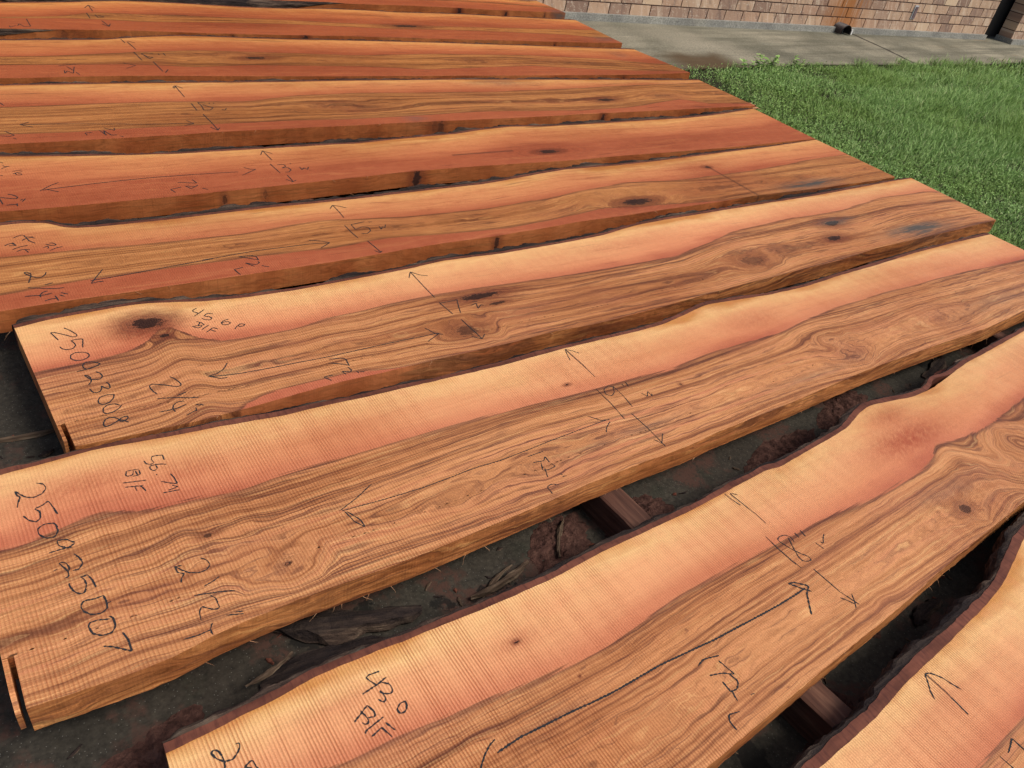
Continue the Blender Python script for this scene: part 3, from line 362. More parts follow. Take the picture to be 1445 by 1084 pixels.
MARKS = {
 'D': [('serial_number',1.0,[[(0.055,0.4456),(0.0655,0.4308),(0.0755,0.4106),(0.0767,0.4021),(0.0722,0.3986),(0.0648,0.4017),(0.0456,0.4212),(0.0318,0.4323),(0.0243,0.4345),(0.0293,0.4176),(0.0353,0.3973)],[(0.0788,0.3489),(0.0858,0.3848),(0.0735,0.3873),(0.0603,0.3865),(0.0645,0.3748),(0.0663,0.3626),(0.0591,0.3515),(0.0468,0.3506),(0.0369,0.3574),(0.0333,0.3687)],[(0.0742,0.3302),(0.0592,0.3335),(0.0486,0.3262),(0.0464,0.3116),(0.0553,0.3004),(0.0704,0.2983),(0.0827,0.3047),(0.0864,0.3145),(0.0832,0.3247),(0.0722,0.3314)],[(0.1017,0.2712),(0.0876,0.2843),(0.0728,0.2881),(0.0649,0.2785),(0.0652,0.2654),(0.0717,0.2591),(0.0877,0.2625),(0.1017,0.2712)],[(0.0973,0.2662),(0.0857,0.2633),(0.0651,0.259),(0.0497,0.2577)],[(0.0858,0.2439),(0.0933,0.2355),(0.0962,0.2225),(0.091,0.2131),(0.0802,0.2135),(0.0704,0.219),(0.0643,0.2318),(0.06,0.2377),(0.0654,0.2377),(0.0711,0.2279),(0.072,0.2163),(0.068,0.2066),(0.0624,0.1998)],[(0.0987,0.1976),(0.1027,0.1857),(0.1019,0.1736),(0.0964,0.1709),(0.0913,0.1778),(0.0859,0.1881),(0.0863,0.1798),(0.0807,0.1678),(0.0715,0.1649),(0.0645,0.1721),(0.0617,0.1853)],[(0.1042,0.1468),(0.091,0.1504),(0.0755,0.1477),(0.069,0.1365),(0.0697,0.1244),(0.077,0.1188),(0.0894,0.1224),(0.1004,0.1339),(0.1044,0.1467)],[(0.1067,0.1057),(0.098,0.1131),(0.0836,0.115),(0.0732,0.1056),(0.0707,0.0932),(0.0753,0.0852),(0.088,0.0861),(0.101,0.0924),(0.1102,0.1031)],[(0.1116,0.0405),(0.0997,0.0529),(0.0881,0.067),(0.0787,0.0717),(0.0682,0.0658),(0.0621,0.0516),(0.0654,0.0429),(0.075,0.0444),(0.089,0.0517),(0.1039,0.0625),(0.1124,0.0628),(0.1132,0.0568),(0.1074,0.0497),(0.0993,0.0463),(0.0924,0.0577)]]),('board_feet_mark',1.0,[[(0.3666,0.4336),(0.3569,0.429),(0.3521,0.4229),(0.3609,0.4116),(0.364,0.407)],[(0.3819,0.4218),(0.368,0.4104),(0.3494,0.3978)],[(0.3965,0.3947),(0.385,0.4016),(0.3771,0.3954),(0.3728,0.391),(0.3856,0.3836),(0.3886,0.3738),(0.3813,0.3693),(0.3708,0.3741),(0.3645,0.3832)],[(0.3904,0.3597),(0.3908,0.3573)],[(0.4261,0.3579),(0.4135,0.3564),(0.4034,0.3483),(0.4047,0.338),(0.4155,0.3342),(0.4255,0.3388),(0.4228,0.3474),(0.4113,0.3496),(0.4042,0.3462)],[(0.457,0.3209),(0.4487,0.3285),(0.4396,0.3241),(0.4401,0.3164),(0.4506,0.3156),(0.4564,0.3211)],[(0.4473,0.3289),(0.4352,0.3198),(0.4261,0.3087)],[(0.3483,0.3731),(0.3597,0.3617),(0.3629,0.3525),(0.3526,0.3527),(0.3356,0.3546)],[(0.3552,0.3667),(0.3462,0.3509)],[(0.3563,0.3502),(0.3483,0.3428),(0.339,0.3461),(0.3331,0.3561)],[(0.3718,0.3477),(0.3497,0.3327)],[(0.3886,0.323),(0.3781,0.3341),(0.3717,0.3278),(0.3571,0.3183)],[(0.3687,0.3277),(0.3793,0.3138)]]),('thickness_mark',1.0,[[(0.2285,0.1683),(0.2368,0.1578),(0.2434,0.1385),(0.2438,0.1274),(0.236,0.1257),(0.2246,0.1316),(0.2049,0.1454),(0.1866,0.1544),(0.1798,0.1523),(0.1793,0.1399),(0.183,0.1245),(0.1881,0.1147)],[(0.2467,0.1004),(0.226,0.0937)],[(0.269,0.0711),(0.2507,0.0756),(0.2323,0.0839),(0.209,0.0922),(0.1828,0.0986)],[(0.2337,0.0701),(0.2201,0.0719),(0.2091,0.0642),(0.2048,0.0526),(0.2071,0.0397)],[(0.2351,0.0569),(0.2184,0.0515),(0.1978,0.0497),(0.1758,0.0511)],[(0.2505,0.0386),(0.2493,0.0257)],[(0.25,0.0298),(0.239,0.0254),(0.2246,0.019)],[(0.2531,0.0478),(0.2632,0.0469),(0.2688,0.0393)],[(0.2539,0.0416),(0.2625,0.0427)]]),('width_mark',1.0,[[(1.0031,0.2804),(1.0018,0.3375),(1.0028,0.4366)],[(1.0442,0.3998),(1.0224,0.4108),(1.0028,0.4366),(0.9826,0.4052)],[(1.0018,0.2531),(1.0091,0.185)],[(1.0038,0.2485),(1.0456,0.2481),(1.0606,0.2495),(1.046,0.2149),(1.0341,0.1826)],[(1.0181,0.1532),(1.0213,0.1048),(1.025,0.0474)],[(1.0025,0.0675),(1.0145,0.0561),(1.025,0.0474),(1.0441,0.0656)],[(1.0835,0.2079),(1.1066,0.2144),(1.0966,0.1862),(1.1166,0.2031),(1.1214,0.1952)],[(1.0986,0.225),(1.1155,0.221)]]),('length_mark',1.0,[[(0.9312,0.1036),(0.912,0.116),(0.8972,0.1484)],[(0.9236,0.1134),(0.9039,0.1013),(0.8755,0.0886)],[(0.9175,0.1141),(0.86,0.1149),(0.7858,0.1162),(0.6861,0.1159),(0.5913,0.1156),(0.5202,0.1191),(0.451,0.1209),(0.3816,0.1248),(0.3408,0.13),(0.3083,0.139)],[(0.3103,0.1405),(0.3285,0.1422),(0.3492,0.1547),(0.3644,0.1757)],[(0.3111,0.1379),(0.3318,0.1219),(0.3475,0.1205)],[(0.5979,0.1049),(0.6287,0.0985),(0.6372,0.0922),(0.634,0.0639)],[(0.5901,0.091),(0.6128,0.0794),(0.6356,0.0633)],[(0.6277,0.0583),(0.6325,0.0441),(0.6258,0.0375),(0.6065,0.0479),(0.6122,0.0318)],[(0.6413,0.0347),(0.6445,0.0255)],[(0.648,0.029),(0.6586,0.025)],[(0.581,0.0414),(0.5565,0.0412),(0.5697,0.0219)]])],
 'C': [('serial_number',1.3,[[(-0.0825,-0.0752),(-0.0719,-0.0824),(-0.0689,-0.0964),(-0.0775,-0.1085),(-0.0925,-0.113),(-0.1056,-0.1061),(-0.1138,-0.0936),(-0.1199,-0.0825),(-0.1184,-0.0965),(-0.1134,-0.1011),(-0.1199,-0.1176),(-0.122,-0.1286)],[(-0.0623,-0.1735),(-0.0671,-0.1512),(-0.0712,-0.1324),(-0.0825,-0.1404),(-0.0971,-0.1437),(-0.0887,-0.1533),(-0.0901,-0.1714),(-0.0983,-0.1793),(-0.1093,-0.1696),(-0.1162,-0.1548)],[(-0.0714,-0.1941),(-0.0874,-0.1898),(-0.0991,-0.1972),(-0.0993,-0.2129),(-0.0891,-0.2266),(-0.0773,-0.2299),(-0.069,-0.2181),(-0.0695,-0.1995),(-0.0738,-0.192)],[(-0.0482,-0.257),(-0.0602,-0.2433),(-0.0747,-0.2392),(-0.0743,-0.2527),(-0.0613,-0.265),(-0.0491,-0.2588)],[(-0.0544,-0.2652),(-0.072,-0.2634),(-0.0916,-0.2636)],[(-0.0548,-0.2824),(-0.0478,-0.2966),(-0.0454,-0.3105),(-0.0539,-0.3225),(-0.0636,-0.3207)],[(-0.0715,-0.3231),(-0.067,-0.3128),(-0.0709,-0.2962),(-0.0811,-0.2933),(-0.0754,-0.3067),(-0.07,-0.3218),(-0.0717,-0.3313),(-0.0786,-0.3328)],[(-0.0917,-0.3084),(-0.0847,-0.3063)],[(-0.0438,-0.3407),(-0.0386,-0.3556),(-0.0367,-0.3736)],[(-0.0544,-0.3397),(-0.0497,-0.3502),(-0.0494,-0.3625),(-0.055,-0.3779),(-0.0628,-0.3772),(-0.0692,-0.3689),(-0.0744,-0.3543),(-0.0736,-0.3466)],[(-0.0548,-0.3415),(-0.0438,-0.3407)],[(-0.0294,-0.3972),(-0.0429,-0.3977),(-0.0608,-0.3947),(-0.0664,-0.4036),(-0.0648,-0.4159),(-0.0543,-0.4288),(-0.0393,-0.4325),(-0.0288,-0.4262),(-0.0278,-0.4091),(-0.0294,-0.3972)],[(-0.0265,-0.4156),(-0.0211,-0.4152)],[(-0.031,-0.4431),(-0.0256,-0.4489),(-0.0252,-0.4679),(-0.0333,-0.4786),(-0.0485,-0.4775),(-0.0604,-0.4667),(-0.0636,-0.4503),(-0.0597,-0.4431),(-0.0469,-0.4439),(-0.0299,-0.4505)],[(-0.0185,-0.4854),(-0.0139,-0.5031),(-0.0137,-0.5284),(-0.026,-0.5167),(-0.039,-0.5055),(-0.0504,-0.4989)]]),('board_feet_mark',1.1,[[(0.1467,-0.0872),(0.1462,-0.1033)],[(0.1467,-0.0872),(0.1269,-0.0829),(0.1236,-0.0935),(0.127,-0.1039),(0.1193,-0.1065),(0.1117,-0.1014),(0.1097,-0.0905)],[(0.1469,-0.1173),(0.1308,-0.1103),(0.1166,-0.1101),(0.1144,-0.119),(0.1211,-0.1278),(0.1285,-0.1223),(0.127,-0.111)],[(0.122,-0.138),(0.1219,-0.1414)],[(0.1468,-0.1478),(0.1507,-0.1639),(0.1513,-0.1813),(0.1393,-0.1732),(0.1247,-0.1621)],[(0.1409,-0.1806),(0.1508,-0.1896),(0.1309,-0.1919)],[(0.1506,-0.1995),(0.1365,-0.1971),(0.1203,-0.1954)],[(0.0954,-0.1107),(0.072,-0.1074),(0.0681,-0.1217),(0.0802,-0.1242),(0.0847,-0.1118)],[(0.0948,-0.1134),(0.0942,-0.1275),(0.0796,-0.1268)],[(0.0879,-0.1132),(0.0895,-0.1283)],[(0.1011,-0.1477),(0.0583,-0.1382)],[(0.0922,-0.1606),(0.0594,-0.1515)],[(0.0875,-0.1585),(0.0926,-0.1774)],[(0.0764,-0.1552),(0.0778,-0.1708)]]),('thickness_mark',1.1,[[(0.1367,-0.3851),(0.1455,-0.3941),(0.1482,-0.4072),(0.1388,-0.4167),(0.1256,-0.4173),(0.1087,-0.4091),(0.0991,-0.3975),(0.0915,-0.3845),(0.0918,-0.4009),(0.1025,-0.4083),(0.0947,-0.416),(0.0914,-0.4256)],[(0.0895,-0.3859),(0.1033,-0.3879)],[(0.1536,-0.441),(0.1395,-0.4469),(0.1239,-0.4505)],[(0.1688,-0.4828),(0.1441,-0.4738),(0.1031,-0.4624)],[(0.1279,-0.4746),(0.1344,-0.4844),(0.1341,-0.5081),(0.1246,-0.5063),(0.1074,-0.4905),(0.1009,-0.5021),(0.0993,-0.5181)],[(0.1674,-0.5311),(0.1558,-0.5275)],[(0.1662,-0.5369),(0.1396,-0.5266)],[(0.1138,-0.5316),(0.1073,-0.5427),(0.1081,-0.5553)],[(0.1086,-0.5434),(0.0884,-0.5452),(0.0637,-0.5427)]]),('width_mark',1.0,[[(1.2254,-0.216),(1.227,-0.1553),(1.2246,-0.0807)],[(1.2526,-0.1086),(1.2398,-0.0914),(1.2238,-0.0782),(1.2126,-0.107),(1.2062,-0.1276)],[(1.1938,-0.2602),(1.1937,-0.3236),(1.1873,-0.3875)],[(1.2479,-0.2701),(1.2354,-0.2605),(1.2128,-0.2696),(1.2051,-0.2883),(1.2163,-0.2992),(1.2333,-0.2909),(1.246,-0.2693)],[(1.2472,-0.2678),(1.2481,-0.3066),(1.2407,-0.3583)],[(1.2778,-0.2683),(1.2773,-0.2782)],[(1.2933,-0.2655),(1.2888,-0.2861)],[(1.2193,-0.3791),(1.2214,-0.4367),(1.2165,-0.5135)],[(1.2061,-0.4815),(1.2151,-0.5015),(1.2439,-0.4728)],[(1.3045,-0.3223),(1.3106,-0.3392),(1.3267,-0.3211),(1.3243,-0.3433),(1.331,-0.3341)]]),('length_mark',1.0,[[(1.1476,-0.3747),(1.1254,-0.3698),(1.1016,-0.341)],[(1.1435,-0.3813),(1.1203,-0.3961),(1.1072,-0.4106)],[(1.1426,-0.3727),(1.0439,-0.3763),(0.9496,-0.3809),(0.8591,-0.3869),(0.8021,-0.3896),(0.7242,-0.387),(0.6711,-0.3907),(0.5961,-0.3934),(0.5047,-0.3901),(0.4175,-0.3837)],[(0.504,-0.3395),(0.4592,-0.3634),(0.4139,-0.382)],[(0.4222,-0.3876),(0.4286,-0.4211),(0.442,-0.4429),(0.4414,-0.4212),(0.4257,-0.3892)],[(0.8705,-0.4048),(0.9165,-0.4042)],[(0.8712,-0.4266),(0.8989,-0.4315),(0.9097,-0.4203),(0.9079,-0.4412)],[(0.8885,-0.4341),(0.8775,-0.4576),(0.8923,-0.4606),(0.914,-0.4581),(0.9104,-0.4473)],[(0.8856,-0.4541),(0.8749,-0.4808)],[(0.907,-0.4832),(0.9127,-0.4871)],[(0.9081,-0.4933),(0.919,-0.494)],[(0.8844,-0.5102),(0.8683,-0.5017),(0.8552,-0.5059),(0.8541,-0.5274)]])],
 'B': [('serial_number',1.3,[[(0.0802,-0.7571),(0.0848,-0.7565),(0.0859,-0.7615),(0.0803,-0.7702),(0.0689,-0.7781),(0.0588,-0.7758),(0.0489,-0.7658),(0.0444,-0.7545),(0.0472,-0.7501),(0.0539,-0.7532),(0.0571,-0.7639),(0.0577,-0.7757),(0.055,-0.7856)],[(0.0974,-0.8176),(0.0938,-0.7917),(0.0816,-0.7964),(0.0797,-0.7966),(0.0898,-0.8046),(0.0913,-0.813),(0.0851,-0.8182),(0.0792,-0.8162)],[(0.1021,-0.8325),(0.0914,-0.8316),(0.0876,-0.8392),(0.093,-0.8458),(0.1021,-0.8448),(0.1037,-0.8371),(0.1011,-0.832)]]),('board_feet_mark',1.25,[[(0.326,-0.7463),(0.3074,-0.7443),(0.3007,-0.747),(0.3059,-0.7589),(0.3111,-0.7677)],[(0.3317,-0.7617),(0.31,-0.7672),(0.2833,-0.7717)],[(0.3199,-0.7663),(0.3306,-0.7749),(0.3312,-0.7874),(0.3251,-0.7926),(0.3152,-0.787),(0.3102,-0.7778),(0.3142,-0.7889),(0.3129,-0.7986),(0.3071,-0.8008),(0.3023,-0.7915)],[(0.3146,-0.8083),(0.3149,-0.8099)],[(0.3405,-0.8147),(0.3296,-0.8148),(0.3207,-0.8217),(0.3225,-0.8313),(0.3326,-0.831),(0.3396,-0.8216),(0.3394,-0.8141)],[(0.2821,-0.7925),(0.2678,-0.8007),(0.2517,-0.8091)],[(0.2817,-0.7932),(0.2876,-0.8084),(0.2848,-0.8169),(0.2739,-0.8125)],[(0.2684,-0.7967),(0.2734,-0.8137),(0.2717,-0.8212),(0.2656,-0.8221),(0.262,-0.816)],[(0.2962,-0.823),(0.2758,-0.8276),(0.2599,-0.8315),(0.2594,-0.8354)],[(0.2865,-0.8376),(0.2654,-0.8441)],[(0.2952,-0.833),(0.3028,-0.8519)],[(0.2855,-0.837),(0.2938,-0.8595)]]),('width_mark',1.0,[[(1.2588,-0.8115),(1.2586,-0.7802),(1.2554,-0.7596),(1.2526,-0.7304),(1.2493,-0.7092),(1.2519,-0.7047)],[(1.2644,-0.7174),(1.2534,-0.7053)],[(1.2364,-0.699),(1.2383,-0.7196),(1.2444,-0.7439)],[(1.226,-0.8388),(1.2247,-0.8775),(1.2257,-0.9124),(1.2301,-0.9396)],[(1.2769,-0.8806),(1.2808,-0.8665),(1.2734,-0.8562),(1.2571,-0.8534),(1.2449,-0.8576),(1.2461,-0.8701),(1.252,-0.8905),(1.2621,-0.9107),(1.2725,-0.9234),(1.2712,-0.9343),(1.2601,-0.9335),(1.2498,-0.9278),(1.2491,-0.916),(1.2573,-0.8968),(1.2654,-0.8811),(1.2736,-0.8652)],[(1.2995,-0.862),(1.2989,-0.877)],[(1.3192,-0.8622),(1.3162,-0.8811)],[(1.2538,-0.9541),(1.2558,-0.9881),(1.2576,-1.0231),(1.2689,-1.0637)],[(1.2449,-1.0327),(1.2535,-1.0456),(1.2619,-1.0602)],[(1.277,-1.038),(1.2664,-1.0538),(1.2535,-1.0663)],[(1.3224,-0.9041),(1.3256,-0.9254)],[(1.3359,-0.9085),(1.3382,-0.9155),(1.3496,-0.9049),(1.3661,-0.8956)]]),('length_mark',1.7,[[(1.1991,-0.9925),(1.1852,-0.9769),(1.1676,-0.954),(1.1827,-0.9586),(1.2042,-0.9784),(1.2022,-0.9817),(1.1847,-0.9907),(1.1633,-1.0146),(1.1496,-1.0313)],[(1.1922,-0.9796),(1.159,-0.9815),(1.1095,-0.9827),(1.0413,-0.9817),(0.9699,-0.9797),(0.9217,-0.9786),(0.8737,-0.9753),(0.8272,-0.9722),(0.7791,-0.969),(0.7111,-0.9698),(0.6699,-0.9698),(0.6315,-0.968),(0.5798,-0.9637),(0.5362,-0.9617),(0.4746,-0.9588),(0.4288,-0.962)]]),('length_numeral',1.25,[[(0.4369,-0.9416),(0.4236,-0.946),(0.4082,-0.9558),(0.3927,-0.9696),(0.385,-0.9784)],[(0.8993,-1.0075),(0.8643,-0.9993),(0.8472,-1.0047)],[(0.8907,-1.0158),(0.8976,-1.0508),(0.878,-1.0377),(0.852,-1.0298)],[(0.889,-1.0463),(0.8925,-1.0649),(0.879,-1.0743),(0.864,-1.0729),(0.8648,-1.0504)],[(0.8669,-1.0733),(0.8614,-1.0919)],[(0.8968,-1.0825),(0.8968,-1.0837)],[(0.894,-1.0942),(0.9019,-1.0962)],[(0.8496,-1.1078),(0.8266,-1.1022),(0.8183,-1.1131),(0.8182,-1.1298)]])],
 'A': [('width_mark',1.2,[[(1.2489,-1.3277),(1.2506,-1.3025),(1.2523,-1.2779),(1.2518,-1.2563),(1.2504,-1.2326)],[(1.2494,-1.2333),(1.2613,-1.2371),(1.2659,-1.2431),(1.2761,-1.2569),(1.28,-1.2722),(1.2876,-1.2905)],[(1.2494,-1.2333),(1.2384,-1.2469),(1.2247,-1.2609),(1.2163,-1.2755)],[(1.2249,-1.4034),(1.2263,-1.4286),(1.2263,-1.4399)],[(1.2461,-1.4087),(1.2625,-1.4039),(1.2824,-1.3965),(1.2814,-1.4078),(1.2818,-1.425)]])],
 'E': [('thickness_mark',1.0,[[(0.0615,0.7217),(0.0558,0.7075),(0.0459,0.6987),(0.0358,0.6998),(0.024,0.7114),(0.0143,0.7262),(0.0113,0.7351),(0.0175,0.7364),(0.026,0.7246),(0.0237,0.7095),(0.0143,0.6793)],[(0.0672,0.6634),(0.0478,0.6572)],[(0.0886,0.6308),(0.0724,0.6313),(0.0467,0.6392),(0.0091,0.6554)],[(0.0496,0.6261),(0.0374,0.6225),(0.0296,0.6101),(0.0298,0.6008)],[(0.0576,0.613),(0.0384,0.608),(-0.0033,0.6152)],[(0.0618,0.5978),(0.0657,0.5716)],[(0.0653,0.5836),(0.0497,0.585),(0.0355,0.5794)],[(0.0771,0.6086),(0.0918,0.5955)],[(0.0724,0.5992),(0.0819,0.5875)]]),('board_feet_mark',0.9,[[(0.076,0.8577),(0.0881,0.8652),(0.0886,0.8519),(0.084,0.8511)],[(0.0845,0.8773),(0.0954,0.8654),(0.1041,0.8629),(0.1097,0.8658),(0.103,0.8788),(0.0941,0.8799)],[(0.1223,0.8512),(0.1051,0.8473),(0.0889,0.8367)],[(0.0134,0.9324),(0.0274,0.943),(0.0386,0.9458)],[(0.032,0.9118),(0.0404,0.9206),(0.0556,0.9254),(0.0654,0.9182)],[(0.04,0.9432),(0.0445,0.9239),(0.049,0.9049),(0.0609,0.8883)],[(0.0437,0.9309),(0.0615,0.9283)],[(-0.0128,0.8936),(0.0043,0.904),(0.0162,0.8876),(-0.0027,0.8908)],[(0.0083,0.9073),(0.0142,0.886)],[(0.0419,0.8813),(0.0219,0.8773),(0.003,0.8676)],[(0.0436,0.8561),(0.0249,0.8614),(0.0106,0.8526)],[(0.0317,0.8594),(0.0378,0.8405)]]),('length_mark',0.9,[[(0.1936,0.6979),(0.1708,0.662),(0.1524,0.6319),(0.1693,0.6365),(0.1833,0.6348)],[(0.1536,0.6473),(0.1926,0.6492),(0.2402,0.6527),(0.3577,0.6631),(0.4828,0.6742)]]),('length_mark',0.9,[[(0.4521,0.6752),(0.4814,0.6766),(0.5571,0.6822),(0.616,0.687),(0.7137,0.6841),(0.7952,0.6824),(0.8421,0.6736)],[(0.7861,0.7064),(0.8204,0.6926),(0.8428,0.6752),(0.8029,0.6505)],[(0.5534,0.665),(0.5889,0.6642),(0.6011,0.6551),(0.6011,0.6313)],[(0.5534,0.665),(0.5766,0.6503),(0.601,0.6329)],[(0.5963,0.6249),(0.5989,0.6163),(0.585,0.6087),(0.5592,0.6265),(0.5784,0.6007)],[(0.5986,0.5992),(0.6167,0.5861)],[(0.546,0.6035),(0.5186,0.6004),(0.5261,0.5659)]]),('width_mark',0.95,[[(0.9553,0.8227),(0.9572,0.8686),(0.9557,0.9184)],[(0.9941,0.8892),(0.977,0.9033),(0.9557,0.9184),(0.9374,0.895)],[(0.9349,0.7713),(0.9358,0.7233),(0.9409,0.6788)],[(1.0088,0.7785),(0.9573,0.7711),(0.9572,0.7359),(0.985,0.7471),(1.0055,0.737),(1.0019,0.7149),(0.9834,0.6997),(0.9622,0.7027)],[(1.0241,0.7765),(1.0242,0.7698)],[(1.0312,0.7766),(1.0308,0.77)],[(0.9617,0.6536),(0.9669,0.6127),(0.9707,0.5747)],[(0.9552,0.5902),(0.9673,0.5722),(0.9783,0.581)],[(1.0424,0.7367),(1.0407,0.7138),(1.0516,0.7315),(1.0567,0.7208),(1.0686,0.7422)]])],
 'F': [('thickness_mark',1.0,[[(0.0366,1.2142),(0.0454,1.211),(0.0547,1.1997),(0.0598,1.186),(0.0549,1.1789),(0.0403,1.1843),(0.026,1.1918),(0.0144,1.1965),(0.0055,1.1977)],[(0.0115,1.1972),(0.0134,1.1763),(0.0161,1.1494)],[(0.0783,1.1743),(0.0664,1.1557)],[(0.0711,1.1731),(0.063,1.1647)],[(0.0521,1.1469),(0.0509,1.129)],[(0.0513,1.141),(0.0378,1.1422),(0.0226,1.1418)]]),('board_feet_mark',0.7,[[(0.0464,1.4543),(0.0548,1.4433)],[(0.0494,1.4256),(0.0561,1.415),(0.0691,1.4148)],[(0.0431,1.4013),(0.0555,1.4104),(0.0647,1.418)],[(0.0537,1.39),(0.0551,1.3884)],[(0.0704,1.3753),(0.084,1.3795),(0.0973,1.3814)],[(0.0696,1.3573),(0.0784,1.3623),(0.0972,1.369)],[(0.0802,1.3642),(0.0759,1.356),(0.0823,1.3434),(0.0931,1.3457),(0.0932,1.3525),(0.0825,1.3569)],[(0.0342,1.3554),(0.0411,1.3473)]]),('length_mark',0.85,[[(0.1838,1.2683),(0.1618,1.2552),(0.1388,1.234),(0.1236,1.2188)],[(0.1322,1.2225),(0.1522,1.2267),(0.1856,1.2303),(0.2529,1.2369),(0.3328,1.2434),(0.4605,1.2494),(0.5929,1.2464),(0.7115,1.2423),(0.7412,1.2389)],[(0.1408,1.2262),(0.1554,1.216),(0.1727,1.2027)]]),('length_mark',0.85,[[(0.7706,1.2718),(0.7873,1.253),(0.8071,1.2492),(0.746,1.2106)],[(0.525,1.1964),(0.5511,1.188),(0.5831,1.1793),(0.5755,1.2066)],[(0.5772,1.1589),(0.553,1.1409),(0.5409,1.1649)],[(0.5442,1.1632),(0.5736,1.1531),(0.5807,1.1647)],[(0.5882,1.1378),(0.6031,1.1233)],[(0.5258,1.1579),(0.4898,1.1484),(0.4991,1.1236)]]),('width_mark',0.9,[[(0.8889,1.3149),(0.8852,1.4038),(0.8653,1.3661)],[(0.8845,1.4016),(0.9108,1.3691)],[(0.8711,1.284),(0.8748,1.2463),(0.8787,1.204)],[(0.8927,1.2713),(0.9155,1.2734),(0.9191,1.2535),(0.8992,1.2415),(0.9216,1.2425),(0.9264,1.2205),(0.9116,1.2047),(0.8994,1.2071)],[(0.9431,1.2757),(0.9437,1.2702)],[(0.8957,1.1801),(0.8972,1.1442),(0.8953,1.1226)],[(0.8792,1.148),(0.8953,1.1226),(0.9115,1.1342)],[(0.9649,1.2394),(0.9656,1.2127),(0.9768,1.2296),(0.9851,1.211),(0.9963,1.2333)]])],
 'G': [('width_mark',0.9,[[(0.7668,1.9892),(0.7652,2.1258),(0.7523,2.1068),(0.755,2.0928),(0.7673,2.1217)],[(0.7684,2.1256),(0.7882,2.0903)],[(0.7717,1.9156),(0.7722,1.8336)],[(0.8288,1.9135),(0.7991,1.9221),(0.8042,1.8846),(0.7989,1.8342),(0.8235,1.8314),(0.8427,1.8566),(0.8244,1.8769),(0.811,1.8968)],[(0.8414,1.9123),(0.8419,1.9029)],[(0.8592,1.9105),(0.8596,1.9011)],[(0.7831,1.7914),(0.7887,1.6953),(0.7901,1.6196)],[(0.7705,1.6556),(0.7872,1.62),(0.8044,1.6458)],[(0.8698,1.8353),(0.8796,1.8251),(0.8926,1.8456)]]),('length_mark',0.8,[[(0.1772,1.7872),(0.145,1.7652),(0.1824,1.7371)],[(0.1448,1.7636),(0.2341,1.7594),(0.3891,1.7418),(0.5506,1.717),(0.7195,1.6994)],[(0.7024,1.7354),(0.7229,1.7006),(0.6818,1.6827)],[(0.3843,1.6778),(0.3984,1.6295),(0.388,1.6695)],[(0.4026,1.7018),(0.434,1.6706),(0.437,1.697)],[(0.3963,1.6451),(0.3973,1.6759),(0.4139,1.6271),(0.4331,1.6288)],[(0.439,1.6187),(0.4498,1.6064)],[(0.3572,1.6616),(0.3336,1.662),(0.337,1.6387)]]),('thickness_mark',0.8,[[(0.0929,1.7122),(0.1166,1.6719),(0.1011,1.664),(0.0737,1.674)],[(0.1086,1.6484),(0.1188,1.6353)],[(0.1124,1.9854),(0.1215,1.9562)]])],
 'H': [('width_mark',0.9,[[(0.6955,2.7668),(0.7016,2.7111)],[(0.7138,2.7298),(0.7261,2.6114)],[(0.7186,2.7392),(0.7442,2.7117)],[(0.7074,2.576),(0.715,2.455)],[(0.7847,2.549),(0.7514,2.5634),(0.7324,2.5494),(0.7491,2.5109),(0.7717,2.4967),(0.7519,2.4798),(0.7386,2.5319)],[(0.7568,2.4371),(0.7642,2.3045)],[(0.7701,2.2881),(0.7926,2.331)],[(0.8058,2.5488),(0.8067,2.5311)],[(0.8294,2.5575),(0.8309,2.522)]]),('length_mark',0.75,[[(0.6273,2.4238),(0.6732,2.3895),(0.6257,2.3506)],[(0.3695,2.3916),(0.4424,2.4129)],[(0.3851,2.3367),(0.3807,2.2988),(0.395,2.3286),(0.4121,2.2973),(0.4297,2.3816)],[(0.4022,2.3826),(0.4198,2.3275)],[(0.4239,2.312),(0.4313,2.2781)]])],
 'I': [('width_mark',0.85,[[(0.6403,3.2812),(0.6676,3.3351),(0.6862,3.2858)],[(0.6676,3.3351),(0.6657,3.2247)],[(0.632,3.1938),(0.6301,3.0989)],[(0.665,3.1646),(0.6683,3.1121),(0.6986,3.1249),(0.6769,3.1549)],[(0.6743,3.0607),(0.6883,2.9701)],[(0.6638,3.009),(0.687,2.964),(0.7025,3.0113)]]),('length_mark',0.75,[[(0.3032,2.9593),(0.3121,2.9884),(0.3281,2.9454),(0.3537,2.9525),(0.3533,3.069)],[(0.2691,2.9574),(0.271,2.935),(0.2964,2.9627)]])]}
